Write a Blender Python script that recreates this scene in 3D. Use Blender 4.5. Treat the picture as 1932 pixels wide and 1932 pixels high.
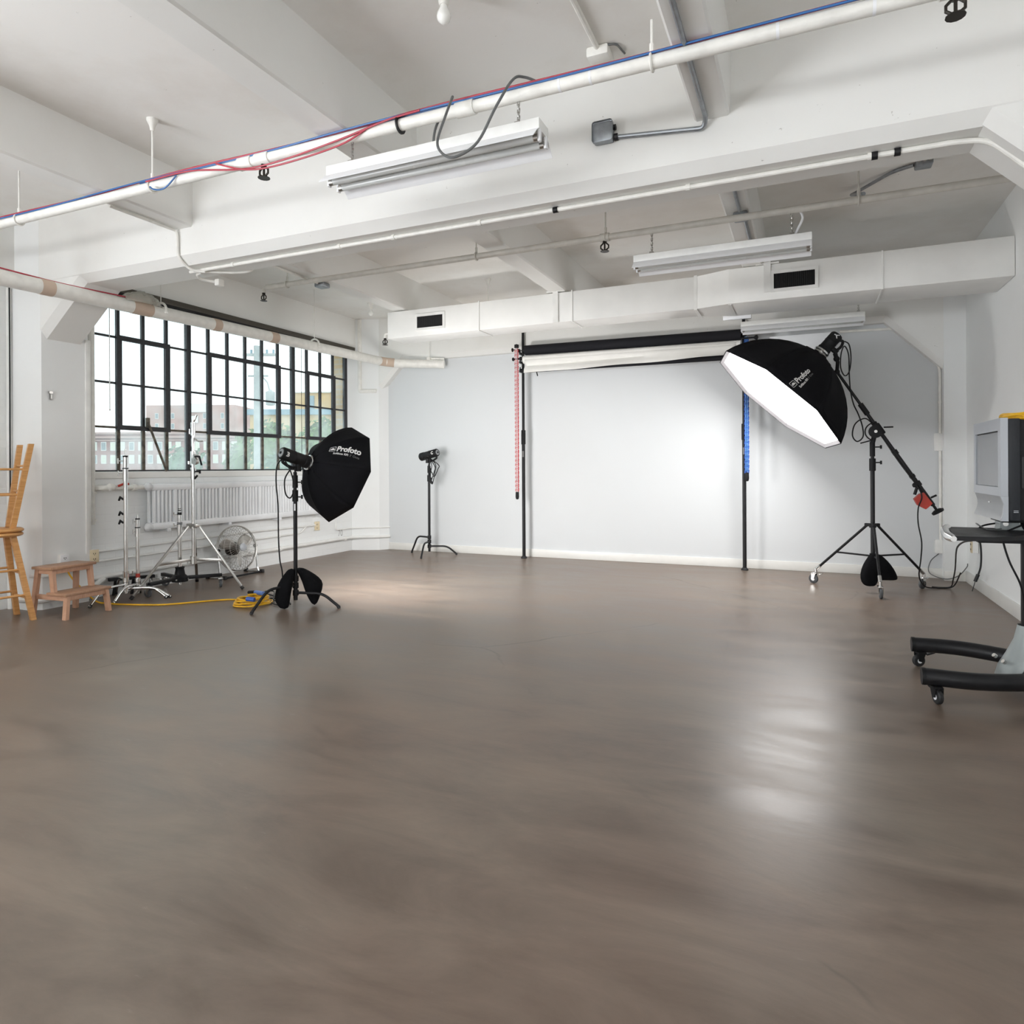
import bpy, bmesh, math, random
from mathutils import Vector, Matrix
random.seed(7)
PI = math.pi
S = bpy.context.scene
for o in list(bpy.data.objects):
    bpy.data.objects.remove(o)
COL = S.collection

# ---------------------------------------------------------------- camera
cam = bpy.data.cameras.new('camera')
cam.sensor_width = 36.0
cam.lens = 36.0 * 1256.5 / 1932
cam.shift_x = -6.0 / 1932
cam.shift_y = -84.0 / 1932
cam.clip_start = 0.05
cam.clip_end = 1200
co = bpy.data.objects.new('camera', cam)
COL.objects.link(co)
yaw, tilt = 0.412543, 0.0051529
fw = Vector((-math.sin(yaw), math.cos(yaw), 0))
rt = Vector((math.cos(yaw), math.sin(yaw), 0))
up = Vector((0, 0, 1))
rx = rt * math.cos(tilt) - up * math.sin(tilt)
ux = up * math.cos(tilt) + rt * math.sin(tilt)
m = Matrix(((rx.x, ux.x, -fw.x, 0), (rx.y, ux.y, -fw.y, 0), (rx.z, ux.z, -fw.z, 1.22), (0, 0, 0, 1)))
co.matrix_world = m
S.camera = co

# ---------------------------------------------------------------- sky, daylight, exposure
S.view_settings.view_transform = 'Standard'
S.view_settings.look = 'None'
S.view_settings.gamma = 1.0
S.view_settings.exposure = 0.0
SKY = 2.3            # overcast sky
WIN_LEFT = 710       # area lamp standing in for daylight from the left windows beside the photographer (W)
WIN_REAR = 520       # area lamp standing in for daylight from the rear windows behind the photographer (W)
SOFT_RIGHT = 12.0    # lit face of the large softbox
SOFT_LEFT = 49.0     # lit face of the small softbox
w = bpy.data.worlds.new('overcast_sky')
S.world = w
w.use_nodes = True
nt = w.node_tree
bg = nt.nodes['Background']
tc = nt.nodes.new('ShaderNodeTexCoord')
nz = nt.nodes.new('ShaderNodeTexNoise')
nz.inputs['Scale'].default_value = 3.0
nz.inputs['Detail'].default_value = 4
mp = nt.nodes.new('ShaderNodeMapping')
mp.inputs['Scale'].default_value = (1, 1, 3)
cr = nt.nodes.new('ShaderNodeValToRGB')
cr.color_ramp.elements[0].color = (0.80, 0.92, 0.99, 1)
cr.color_ramp.elements[1].color = (1.0, 0.985, 0.95, 1)
cr.color_ramp.elements[0].position = 0.35
cr.color_ramp.elements[1].position = 0.68
nt.links.new(tc.outputs['Generated'], mp.inputs['Vector'])
nt.links.new(mp.outputs['Vector'], nz.inputs['Vector'])
nt.links.new(nz.outputs['Fac'], cr.inputs['Fac'])
nt.links.new(cr.outputs['Color'], bg.inputs['Color'])
bg.inputs['Strength'].default_value = SKY
S.cycles.max_bounces = 14
S.cycles.diffuse_bounces = 12
S.cycles.glossy_bounces = 4
S.cycles.transparent_max_bounces = 12
S.cycles.caustics_reflective = False
S.cycles.caustics_refractive = False
S.cycles.sample_clamp_indirect = 6.0

def area(name, loc, direction, sx, sy, watts, col):
    l = bpy.data.lights.new(name, 'AREA')
    l.shape = 'RECTANGLE'
    l.size, l.size_y, l.energy, l.color = sx, sy, watts, col
    o = bpy.data.objects.new(name, l)
    COL.objects.link(o)
    o.location = loc
    o.rotation_euler = Vector(direction).to_track_quat('-Z', 'Y').to_euler()
    return o
# added area lamps standing in for window daylight, before closed panels behind the camera
area('daylight_left_bay', (-6.585, -1.5, 2.05), (1, 0.0, 0.85), 1.8, 5.6, WIN_LEFT, (0.95, 0.99, 1.04))
area('daylight_rear_bay', (-2.3, -5.70, 2.05), (0, 1, 1.1), 6.6, 1.8, WIN_REAR, (0.97, 0.99, 1.01))


# ---------------------------------------------------------------- helpers
def V(*a):
    return Vector(a[0]) if len(a) == 1 else Vector(a)

def spline(pts, k=6):
    """Catmull-Rom through points."""
    P = [V(p) for p in pts]
    P = [2 * P[0] - P[1]] + P + [2 * P[-1] - P[-2]]
    out = []
    for i in range(1, len(P) - 2):
        a, b, c, d = P[i - 1], P[i], P[i + 1], P[i + 2]
        for j in range(k):
            t = j / k
            out.append(0.5 * (2 * b + (c - a) * t + (2 * a - 5 * b + 4 * c - d) * t * t + (3 * b - a - 3 * c + d) * t ** 3))
    out.append(P[-2])
    return out

def fillet(pts, r, k=5):
    """Round the inner corners of a polyline."""
    P = [V(p) for p in pts]
    out = [P[0]]
    for i in range(1, len(P) - 1):
        a, b, c = P[i - 1], P[i], P[i + 1]
        u, v = (a - b), (c - b)
        q = min(r, u.length * .49, v.length * .49)
        s, e = b + u.normalized() * q, b + v.normalized() * q
        for j in range(k + 1):
            t = j / k
            out.append(s * (1 - t) ** 2 + b * 2 * t * (1 - t) + e * t * t)
    out.append(P[-1])
    return out

OFF = {}
class MB:
    def __init__(s):
        s.v, s.f, s.m, s.cur = [], [], [], 0
    def add(s, vs, fs):
        n = len(s.v)
        s.v += [V(p) for p in vs]
        s.f += [tuple(i + n for i in f) for f in fs]
        s.m += [s.cur] * len(fs)
        return s
    def box(s, c, size, rot=None, bev=0.0, seg=2):
        bm = bmesh.new()
        bmesh.ops.create_cube(bm, size=1.0)
        for q in bm.verts:
            q.co = V(q.co.x * size[0], q.co.y * size[1], q.co.z * size[2])
        if bev:
            bmesh.ops.bevel(bm, geom=bm.edges[:] , offset=bev, segments=seg, affect='EDGES', profile=0.5)
        bm.verts.index_update()
        R = rot or Matrix.Identity(3)
        s.add([R @ q.co + V(c) for q in bm.verts], [[q.index for q in f.verts] for f in bm.faces])
        bm.free()
        return s
    def bx(s, x0, x1, y0, y1, z0, z1, bev=0.0):
        return s.box(((x0 + x1) / 2, (y0 + y1) / 2, (z0 + z1) / 2), (abs(x1 - x0), abs(y1 - y0), abs(z1 - z0)), None, bev)
    def frame(s, axis, p0, p1, u0, u1, z0, z1, wu0, wu1, wz0, wz1):
        """a flat rectangular frame in one closed piece: axis 'x' or 'y' is its thickness direction."""
        def pt(p, u, z): return (p, u, z) if axis == 'x' else (u, p, z)
        vs = []
        for p in (p0, p1):
            vs += [pt(p, u0, z0), pt(p, u1, z0), pt(p, u1, z1), pt(p, u0, z1)]
            vs += [pt(p, u0 + wu0, z0 + wz0), pt(p, u1 - wu1, z0 + wz0), pt(p, u1 - wu1, z1 - wz1), pt(p, u0 + wu0, z1 - wz1)]
        fs = []
        for i in range(4):
            j = (i + 1) % 4
            fs += [(i, j, 4 + j, 4 + i), (8 + i, 8 + j, 12 + j, 12 + i), (i, j, 8 + j, 8 + i), (4 + i, 4 + j, 12 + j, 12 + i)]
        return s.add(vs, fs)
    def tube(s, path, r, n=8, closed=False, caps=True):
        P = [V(p) for p in path]
        R = r if isinstance(r, (list, tuple)) else [r] * len(P)
        L = len(P)
        ts = []
        for i in range(L):
            if closed:
                t = P[(i + 1) % L] - P[i - 1]
            else:
                t = P[min(i + 1, L - 1)] - P[max(i - 1, 0)]
            ts.append(t.normalized() if t.length > 1e-9 else V(0, 0, 1))
        ref = V(0, 0, 1) if abs(ts[0].z) < 0.9 else V(1, 0, 0)
        u = ts[0].cross(ref).normalized()
        vs = []
        for i in range(L):
            u = (u - ts[i] * u.dot(ts[i]))
            u = u.normalized() if u.length > 1e-6 else ts[i].orthogonal().normalized()
            w_ = ts[i].cross(u)
            for k in range(n):
                a = 2 * PI * k / n
                vs.append(P[i] + (u * math.cos(a) + w_ * math.sin(a)) * R[i])
        fs = []
        for i in range(L if closed else L - 1):
            j = (i + 1) % L
            for k in range(n):
                k2 = (k + 1) % n
                fs.append((i * n + k, i * n + k2, j * n + k2, j * n + k))
        if caps and not closed:
            fs.append(tuple(range(n - 1, -1, -1)))
            fs.append(tuple((L - 1) * n + k for k in range(n)))
        return s.add(vs, fs)
    def cyl(s, p0, p1, r0, r1=None, n=14, caps=True):
        return s.tube([p0, p1], [r0, r0 if r1 is None else r1], n, False, caps)
    def lathe(s, prof, o, axis, n=20):
        """prof: list of (distance along axis, radius)."""
        a = V(axis).normalized()
        u = a.orthogonal().normalized()
        w_ = a.cross(u)
        vs, fs = [], []
        for t, r in prof:
            r = max(r, 1e-4)
            for k in range(n):
                q = 2 * PI * k / n
                vs.append(V(o) + a * t + (u * math.cos(q) + w_ * math.sin(q)) * r)
        for i in range(len(prof) - 1):
            for k in range(n):
                k2 = (k + 1) % n
                fs.append((i * n + k, i * n + k2, (i + 1) * n + k2, (i + 1) * n + k))
        fs.append(tuple(range(n - 1, -1, -1)))
        fs.append(tuple((len(prof) - 1) * n + k for k in range(n)))
        return s.add(vs, fs)
    def ball(s, c, r, n=14, sc=(1, 1, 1)):
        vs, fs = [], []
        h = n // 2
        for i in range(1, h):
            t = PI * i / h
            for k in range(n):
                p = 2 * PI * k / n
                vs.append(V(c) + V(math.sin(t) * math.cos(p) * sc[0], math.sin(t) * math.sin(p) * sc[1], math.cos(t) * sc[2]) * r)
        for i in range(h - 2):
            for k in range(n):
                k2 = (k + 1) % n
                fs.append((i * n + k, (i + 1) * n + k, (i + 1) * n + k2, i * n + k2))
        fs.append(tuple(range(n)))
        fs.append(tuple((h - 2) * n + k for k in range(n - 1, -1, -1)))
        return s.add(vs, fs)
    def prism(s, poly, vec):
        n = len(poly)
        P = [V(p) for p in poly]
        vs = P + [p + V(vec) for p in P]
        fs = [tuple(range(n - 1, -1, -1)), tuple(range(n, 2 * n))]
        fs += [(i, (i + 1) % n, n + (i + 1) % n, n + i) for i in range(n)]
        return s.add(vs, fs)
    def link(s, c, ax, side, L, r, n=10, k=5):
        """one chain link: a rounded loop of length L along ax."""
        a, b = V(ax).normalized(), V(side).normalized()
        path = []
        for i in range(n):
            q = 2 * PI * i / n
            x, y = math.cos(q), math.sin(q)
            path.append(V(c) + a * (L * .32 * (1 if x > 0 else -1) + x * L * .2) + b * y * L * .26)
        return s.tube(path, r, k, True)
    def build(s, name, mat, parent=None, loc=None, smooth=35, label=None):
        if parent is not None:
            off = OFF[parent.name]
        elif loc is not None:
            off = V(loc)
        else:
            xs = [p.x for p in s.v]; ys = [p.y for p in s.v]
            off = V((min(xs) + max(xs)) / 2, (min(ys) + max(ys)) / 2, min(p.z for p in s.v))
        me = bpy.data.meshes.new(name)
        me.from_pydata([p - off for p in s.v], [], s.f)
        mats = mat if isinstance(mat, (list, tuple)) else [mat]
        for q in mats:
            me.materials.append(q)
        if len(mats) > 1:
            me.polygons.foreach_set('material_index', s.m)
        bm = bmesh.new()
        bm.from_mesh(me)
        bmesh.ops.recalc_face_normals(bm, faces=bm.faces[:])
        bm.to_mesh(me)
        bm.free()
        if smooth:
            me.polygons.foreach_set('use_smooth', [True] * len(me.polygons))
            me.set_sharp_from_angle(angle=math.radians(smooth))
        o = bpy.data.objects.new(name, me)
        COL.objects.link(o)
        if parent is not None:
            o.parent = parent
        else:
            o.location = off
        OFF[o.name] = off
        if label:
            o['label'] = label
        return o

def tag(o, label, cat, group=None, kind=None):
    if kind != 'structure':
        o['label'], o['category'] = label, cat
    if group: o['group'] = group
    if kind: o['kind'] = kind
    return o

def thing(name, label, cat, loc=(0, 0, 0), group=None):
    o = bpy.data.objects.new(name, None)
    o.empty_display_size = 0.1
    COL.objects.link(o)
    o.location = loc
    OFF[o.name] = V(loc)
    return tag(o, label, cat, group)

def struct(name, mb, mat, parent=None, smooth=35):
    o = mb.build(name, mat, parent, (0, 0, 0), smooth)
    o['kind'] = 'structure'
    return o

def dup(root, loc, rotz=0.0, label=None):
    r = root.copy()
    COL.objects.link(r)
    r.location = loc
    r.rotation_euler = (0, 0, rotz)
    if label: r['label'] = label
    for ch in list(root.children):
        c = ch.copy()
        COL.objects.link(c)
        c.parent = r
        for g in list(ch.children):
            d = g.copy()
            COL.objects.link(d)
            d.parent = c
    return r

# ---------------------------------------------------------------- materials
def nodes(name):
    mt = bpy.data.materials.new(name)
    mt.use_nodes = True
    n = mt.node_tree
    return mt, n, n.nodes['Principled BSDF']

def N(n, t, **kw):
    x = n.nodes.new('ShaderNode' + t)
    for k, v in kw.items():
        if k in x.inputs: x.inputs[k].default_value = v
        else: setattr(x, k, v)
    return x

def ramp(n, src, p0, c0, p1, c1):
    r = n.nodes.new('ShaderNodeValToRGB')
    e = r.color_ramp.elements
    e[0].position, e[0].color = p0, (*c0, 1) if len(c0) == 3 else c0
    e[1].position, e[1].color = p1, (*c1, 1) if len(c1) == 3 else c1
    n.links.new(src, r.inputs['Fac'])
    return r

def mix(n, fac, a, b, mode='MIX'):
    x = n.nodes.new('ShaderNodeMix')
    x.data_type = 'RGBA'
    x.blend_type = mode
    for i, v in ((0, fac), (6, a), (7, b)):
        if hasattr(v, 'links') or hasattr(v, 'is_linked'):
            n.links.new(v, x.inputs[i])
        else:
            x.inputs[i].default_value = v if i == 0 else ((*v, 1) if len(v) == 3 else v)
    return x.outputs[2]

def M(name, col, rough=0.5, metal=0.0, var=0.08, vs=6.0, bump=0.0, bs=80.0, rv=0.06, stretch=(1, 1, 1), spec=None, coat=0.0):
    """a plain procedural surface: slightly mottled colour and roughness, optional fine bump."""
    mt, n, b = nodes(name)
    t = N(n, 'TexCoord')
    mpg = N(n, 'Mapping')
    mpg.inputs['Scale'].default_value = stretch
    n.links.new(t.outputs['Object'], mpg.inputs['Vector'])
    z = N(n, 'TexNoise', Scale=vs, Detail=4.0)
    n.links.new(mpg.outputs['Vector'], z.inputs['Vector'])
    lo = tuple(max(0, c * (1 - var)) for c in col)
    hi = tuple(min(1, c * (1 + var)) for c in col)
    r = ramp(n, z.outputs['Fac'], 0.3, lo, 0.7, hi)
    n.links.new(r.outputs['Color'], b.inputs['Base Color'])
    q = ramp(n, z.outputs['Fac'], 0.3, (max(0.02, rough - rv),) * 3, 0.7, (min(1, rough + rv),) * 3)
    n.links.new(q.outputs['Color'], b.inputs['Roughness'])
    b.inputs['Metallic'].default_value = metal
    if spec is not None: b.inputs['Specular IOR Level'].default_value = spec
    if coat: b.inputs['Coat Weight'].default_value = coat
    if bump:
        z2 = N(n, 'TexNoise', Scale=bs, Detail=3.0)
        n.links.new(mpg.outputs['Vector'], z2.inputs['Vector'])
        bp = N(n, 'Bump', Strength=bump, Distance=0.01)
        n.links.new(z2.outputs['Fac'], bp.inputs['Height'])
        n.links.new(bp.outputs['Normal'], b.inputs['Normal'])
    return mt

def paint(name, col, dirt=(0.5, 0.46, 0.4), amount=0.25, speck=0.5, rough=0.55, bricks=False, stain=None):
    """old white paint: large soft blotches of grime, small chips, rolled texture; bricks under it where asked."""
    mt, n, b = nodes(name)
    t = N(n, 'TexCoord')
    z1 = N(n, 'TexNoise', Scale=1.1, Detail=6.0, Roughness=0.65)
    z2 = N(n, 'TexNoise', Scale=22.0, Detail=4.0, Roughness=0.7)
    z3 = N(n, 'TexNoise', Scale=9.0, Detail=8.0, Roughness=0.75)
    for z in (z1, z2, z3):
        n.links.new(t.outputs['Object'], z.inputs['Vector'])
    r1 = ramp(n, z1.outputs['Fac'], 0.45, (0, 0, 0), 0.85, (amount,) * 3)
    c = mix(n, r1.outputs['Color'], col, dirt)
    r2 = ramp(n, z2.outputs['Fac'], 0.715, (0, 0, 0), 0.75, (speck,) * 3)
    c = mix(n, r2.outputs['Color'], c, (0.25, 0.22, 0.19))
    if stain:
        (x0, x1, y0, y1) = stain
        sx = N(n, 'SeparateXYZ')
        n.links.new(t.outputs['Object'], sx.inputs[0])
        def band(out, a, bb):
            q = N(n, 'MapRange', interpolation_type='SMOOTHSTEP')
            q.inputs[1].default_value, q.inputs[2].default_value = a - .12, a + .05
            n.links.new(out, q.inputs[0])
            q2 = N(n, 'MapRange', interpolation_type='SMOOTHSTEP')
            q2.inputs[1].default_value, q2.inputs[2].default_value = bb - .1, bb + .25
            q2.inputs[3].default_value, q2.inputs[4].default_value = 1, 0
            n.links.new(out, q2.inputs[0])
            mm = N(n, 'Math', operation='MULTIPLY')
            n.links.new(q.outputs[0], mm.inputs[0]); n.links.new(q2.outputs[0], mm.inputs[1])
            return mm.outputs[0]
        mm = N(n, 'Math', operation='MULTIPLY')
        n.links.new(band(sx.outputs[0], x0, x1), mm.inputs[0]); n.links.new(band(sx.outputs[1], y0, y1), mm.inputs[1])
        r3 = ramp(n, z3.outputs['Fac'], 0.56, (0, 0, 0), 0.66, (1, 1, 1))
        m3 = N(n, 'Math', operation='MULTIPLY')
        n.links.new(mm.outputs[0], m3.inputs[0]); n.links.new(r3.outputs['Color'], m3.inputs[1])
        m4 = N(n, 'Math', operation='MULTIPLY'); m4.inputs[1].default_value = 0.35
        n.links.new(mm.outputs[0], m4.inputs[0])
        c = mix(n, m4.outputs[0], c, (0.45, 0.38, 0.31))
        c = mix(n, m3.outputs[0], c, (0.13, 0.09, 0.07))
    n.links.new(c, b.inputs['Base Color'])
    b.inputs['Roughness'].default_value = rough
    b.inputs['Specular IOR Level'].default_value = 0.35
    ht = mix(n, 0.3, z2.outputs['Fac'], z3.outputs['Fac'])
    if bricks:
        mpg = N(n, 'Mapping')
        mpg.inputs['Rotation'].default_value = (PI / 2, 0, PI / 2)
        sp = N(n, 'SeparateXYZ'); cb = N(n, 'CombineXYZ')
        n.links.new(t.outputs['Object'], sp.inputs[0])
        n.links.new(sp.outputs[1], cb.inputs[0]); n.links.new(sp.outputs[2], cb.inputs[1])
        br = N(n, 'TexBrick', Scale=1.0)
        br.inputs['Mortar Size'].default_value = 0.006
        br.inputs['Mortar Smooth'].default_value = 0.4
        br.inputs['Brick Width'].default_value = 0.21
        br.inputs['Row Height'].default_value = 0.071
        br.inputs['Color1'].default_value = (1, 1, 1, 1); br.inputs['Color2'].default_value = (.8, .8, .8, 1)
        br.inputs['Mortar'].default_value = (0, 0, 0, 1)
        n.links.new(cb.outputs[0], br.inputs['Vector'])
        ht = mix(n, 0.25, br.outputs['Color'], z2.outputs['Fac'])
    bp = N(n, 'Bump', Strength=0.35 if bricks else 0.12, Distance=0.006)
    n.links.new(ht, bp.inputs['Height'])
    n.links.new(bp.outputs['Normal'], b.inputs['Normal'])
    return mt

def floor_material():
    mt, n, b = nodes('sealed_brown_concrete')
    t = N(n, 'TexCoord')
    st = N(n, 'Mapping'); st.inputs['Scale'].default_value = (0.55, 1.6, 1); st.inputs['Rotation'].default_value = (0, 0, 0.35)
    n.links.new(t.outputs['Object'], st.inputs['Vector'])
    z1 = N(n, 'TexNoise', Scale=0.55, Detail=5.0, Roughness=0.6)
    z2 = N(n, 'TexNoise', Scale=2.4, Detail=8.0, Roughness=0.66, Distortion=0.5)
    z3 = N(n, 'TexNoise', Scale=120.0, Detail=2.0)
    z4 = N(n, 'TexNoise', Scale=17.0, Detail=6.0, Roughness=0.72)
    n.links.new(t.outputs['Object'], z1.inputs['Vector']); n.links.new(st.outputs['Vector'], z2.inputs['Vector'])
    n.links.new(t.outputs['Object'], z3.inputs['Vector']); n.links.new(st.outputs['Vector'], z4.inputs['Vector'])
    a = ramp(n, z1.outputs['Fac'], 0.35, (0.168, 0.124, 0.098), 0.68, (0.176, 0.148, 0.121))
    bb = ramp(n, z2.outputs['Fac'], 0.34, (0.76, 0.73, 0.71), 0.66, (1.26, 1.24, 1.22))
    c = mix(n, 1.0, a.outputs['Color'], bb.outputs['Color'], 'MULTIPLY')
    s1 = ramp(n, z4.outputs['Fac'], 0.64, (0, 0, 0), 0.80, (0.35, 0.35, 0.35))      # pale scuffs
    c = mix(n, s1.outputs['Color'], c, (0.34, 0.31, 0.28))
    s2 = ramp(n, z4.outputs['Fac'], 0.08, (0.45, 0.45, 0.45), 0.12, (0, 0, 0))      # dark pits
    c = mix(n, s2.outputs['Color'], c, (0.05, 0.04, 0.035))
    # a few long cracks
    vo = N(n, 'TexVoronoi', feature='DISTANCE_TO_EDGE', voronoi_dimensions='2D', Scale=0.34)
    dz = N(n, 'TexNoise', Scale=2.5, Detail=5.0)
    n.links.new(t.outputs['Object'], dz.inputs['Vector'])
    wv = mix(n, 0.16, t.outputs['Object'], dz.outputs['Color'])
    n.links.new(wv, vo.inputs['Vector'])
    ck = ramp(n, vo.outputs['Distance'], 0.0, (0.6, 0.6, 0.6), 0.0022, (0, 0, 0))
    pm = ramp(n, z1.outputs['Fac'], 0.50, (0, 0, 0), 0.58, (1, 1, 1))
    cm = N(n, 'Math', operation='MULTIPLY')
    n.links.new(ck.outputs['Color'], cm.inputs[0]); n.links.new(pm.outputs['Color'], cm.inputs[1])
    c = mix(n, cm.outputs[0], c, (0.06, 0.05, 0.045))
    n.links.new(c, b.inputs['Base Color'])
    rr = ramp(n, z2.outputs['Fac'], 0.34, (0.29,) * 3, 0.66, (0.42,) * 3)
    n.links.new(rr.outputs['Color'], b.inputs['Roughness'])
    b.inputs['Specular IOR Level'].default_value = 0.42
    h = mix(n, 0.85, z2.outputs['Fac'], z4.outputs['Fac'])
    bp = N(n, 'Bump', Strength=0.055, Distance=0.010)
    n.links.new(h, bp.inputs['Height'])
    n.links.new(bp.outputs['Normal'], b.inputs['Normal'])
    return mt

def wood(name, c0, c1, axis=(1, 1, 12)):
    mt, n, b = nodes(name)
    t = N(n, 'TexCoord')
    g = N(n, 'Mapping'); g.inputs['Scale'].default_value = axis
    n.links.new(t.outputs['Object'], g.inputs['Vector'])
    z = N(n, 'TexNoise', Scale=6.0, Detail=6.0, Distortion=1.2)
    n.links.new(g.outputs['Vector'], z.inputs['Vector'])
    r = ramp(n, z.outputs['Fac'], 0.3, c0, 0.7, c1)
    n.links.new(r.outputs['Color'], b.inputs['Base Color'])
    b.inputs['Roughness'].default_value = 0.42
    return mt

def bricks(name, c1, c2, mortar, scale, axis=1):
    mt, n, b = nodes(name)
    t = N(n, 'TexCoord')
    sp = N(n, 'SeparateXYZ'); cb = N(n, 'CombineXYZ')
    n.links.new(t.outputs['Object'], sp.inputs[0])
    n.links.new(sp.outputs[axis], cb.inputs[0]); n.links.new(sp.outputs[2], cb.inputs[1])
    br = N(n, 'TexBrick', Scale=scale)
    br.inputs['Color1'].default_value = (*c1, 1); br.inputs['Color2'].default_value = (*c2, 1)
    br.inputs['Mortar'].default_value = (*mortar, 1)
    br.inputs['Mortar Size'].default_value = 0.012
    br.inputs['Brick Width'].default_value = 0.22; br.inputs['Row Height'].default_value = 0.075
    n.links.new(cb.outputs[0], br.inputs['Vector'])
    n.links.new(br.outputs['Color'], b.inputs['Base Color'])
    b.inputs['Roughness'].default_value = 0.85
    return mt

def glow(name, col, strength):
    mt, n, b = nodes(name)
    b.inputs['Base Color'].default_value = (0.8, 0.8, 0.8, 1)
    b.inputs['Emission Color'].default_value = (*col, 1)
    b.inputs['Emission Strength'].default_value = strength
    return mt

def dirty_glass(name):
    """old panes: clear on top, filmed over with pale grime towards the lower panes."""
    mt = bpy.data.materials.new(name)
    mt.use_nodes = True
    n = mt.node_tree
    n.nodes.clear()
    out = N(n, 'OutputMaterial')
    tr = N(n, 'BsdfTransparent'); tr.inputs['Color'].default_value = (0.93, 0.97, 0.97, 1)
    df = N(n, 'BsdfTranslucent'); df.inputs['Color'].default_value = (0.90, 0.97, 0.97, 1)
    gl = N(n, 'BsdfGlossy'); gl.inputs['Roughness'].default_value = 0.08
    t = N(n, 'TexCoord')
    sp = N(n, 'SeparateXYZ')
    n.links.new(t.outputs['Object'], sp.inputs[0])
    z = N(n, 'TexNoise', Scale=3.0, Detail=5.0)
    n.links.new(t.outputs['Object'], z.inputs['Vector'])
    mr = N(n, 'MapRange')
    mr.inputs[1].default_value, mr.inputs[2].default_value = 1.2, 2.2
    mr.inputs[3].default_value, mr.inputs[4].default_value = 0.24, 0.06
    n.links.new(sp.outputs[2], mr.inputs[0])
    mm = N(n, 'Math', operation='MULTIPLY_ADD'); mm.inputs[1].default_value = 0.40; 
    n.links.new(z.outputs['Fac'], mm.inputs[0])
    sb = N(n, 'Math', operation='SUBTRACT'); sb.inputs[1].default_value = 0.22
    n.links.new(mr.outputs[0], sb.inputs[0]); n.links.new(sb.outputs[0], mm.inputs[2])
    cl = N(n, 'Clamp')
    n.links.new(mm.outputs[0], cl.inputs[0])
    m1 = N(n, 'MixShader'); m2 = N(n, 'MixShader'); m2.inputs[0].default_value = 0.04
    n.links.new(cl.outputs[0], m1.inputs[0]); n.links.new(tr.outputs[0], m1.inputs[1]); n.links.new(df.outputs[0], m1.inputs[2])
    n.links.new(m1.outputs[0], m2.inputs[1]); n.links.new(gl.outputs[0], m2.inputs[2])
    n.links.new(m2.outputs[0], out.inputs['Surface'])
    return mt

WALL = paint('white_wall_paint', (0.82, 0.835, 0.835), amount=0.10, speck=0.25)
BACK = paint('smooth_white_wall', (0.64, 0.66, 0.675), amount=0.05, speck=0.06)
CONC = paint('white_painted_concrete', (0.80, 0.80, 0.78), dirt=(0.58, 0.53, 0.46), amount=0.2, speck=0.6)
SLAB = paint('ceiling_paint', (0.82, 0.81, 0.785), dirt=(0.56, 0.50, 0.42), amount=0.45, speck=0.7, stain=(-0.25, 0.5, 4.1, 4.95))
HEADP = paint('brightened_head_paint', (0.87, 0.865, 0.845), amount=0.12, speck=0.4)  # white paint lightened in colour to make up for missing light on the head
BRIK = paint('painted_brick', (0.84, 0.855, 0.855), amount=0.10, speck=0.4, bricks=True)
FLOOR = floor_material()
WHT = M('white_enamel', (0.80, 0.80, 0.78), 0.42, var=0.05, vs=9, bump=0.05, bs=40)
WHT2 = M('bright_white_enamel', (0.84, 0.85, 0.87), 0.35, var=0.03)
RADI = M('radiator_paint', (0.78, 0.80, 0.82), 0.4, var=0.05)
PIPEW = M('white_pipe_paint', (0.80, 0.79, 0.75), 0.45, var=0.07, vs=14, bump=0.08, bs=60)
PIPEG = M('greyed_pipe_paint', (0.60, 0.58, 0.53), 0.5, var=0.08, vs=14)
TAPE = M('tan_tape', (0.55, 0.43, 0.34), 0.7, var=0.08)
DUCT = M('painted_sheet_metal', (0.82, 0.82, 0.80), 0.45, var=0.05, vs=3, bump=0.05, bs=8)
DARK = M('vent_dark', (0.02, 0.02, 0.02), 0.7)
GALV = M('galvanised_steel', (0.30, 0.32, 0.34), 0.42, 0.75, var=0.18, vs=25)
CHR = M('chrome', (0.72, 0.72, 0.71), 0.16, 1.0, var=0.05)
STEEL = M('brushed_steel', (0.50, 0.49, 0.47), 0.32, 1.0, var=0.1, vs=20)
BLK = M('black_metal', (0.012, 0.012, 0.0135), 0.42, var=0.2, vs=20, spec=0.28)
BLK2 = M('black_plastic', (0.011, 0.011, 0.012), 0.55, var=0.2, vs=30, bump=0.05, bs=300, spec=0.22)
FAB = M('black_nylon', (0.0075, 0.0075, 0.009), 0.8, var=0.25, vs=8, bump=0.12, bs=60, spec=0.10)
BAG = M('black_canvas', (0.008, 0.008, 0.009), 0.9, var=0.3, vs=9, bump=0.3, bs=45, spec=0.06)
RUB = M('black_rubber', (0.015, 0.015, 0.016), 0.6)
WHEEL = M('grey_rubber', (0.07, 0.075, 0.08), 0.5)
CABLE = M('black_cable', (0.010, 0.010, 0.011), 0.5, spec=0.25)
GCABLE = M('grey_cable', (0.12, 0.125, 0.125), 0.45)
REDC = M('red_cable', (0.42, 0.035, 0.06), 0.45)
BLUC = M('blue_cable', (0.03, 0.13, 0.36), 0.45)
YEL = M('yellow_cable', (0.78, 0.44, 0.02), 0.45)
BLUP = M('blue_plastic', (0.03, 0.10, 0.42), 0.4)
REDP = M('red_paint', (0.42, 0.035, 0.02), 0.45)
SLATE = M('dark_brown_aluminium', (0.085, 0.075, 0.06), 0.5, 0.2)
FRAME = M('black_window_steel', (0.018, 0.018, 0.022), 0.55, var=0.5, vs=30)
RUST = M('worn_window_steel', (0.10, 0.085, 0.065), 0.7, var=0.9, vs=16)
PAPW = M('white_seamless_paper', (0.78, 0.77, 0.74), 0.75, var=0.03)
PAPB = M('black_seamless_paper', (0.011, 0.011, 0.014), 0.75, spec=0.2)
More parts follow.
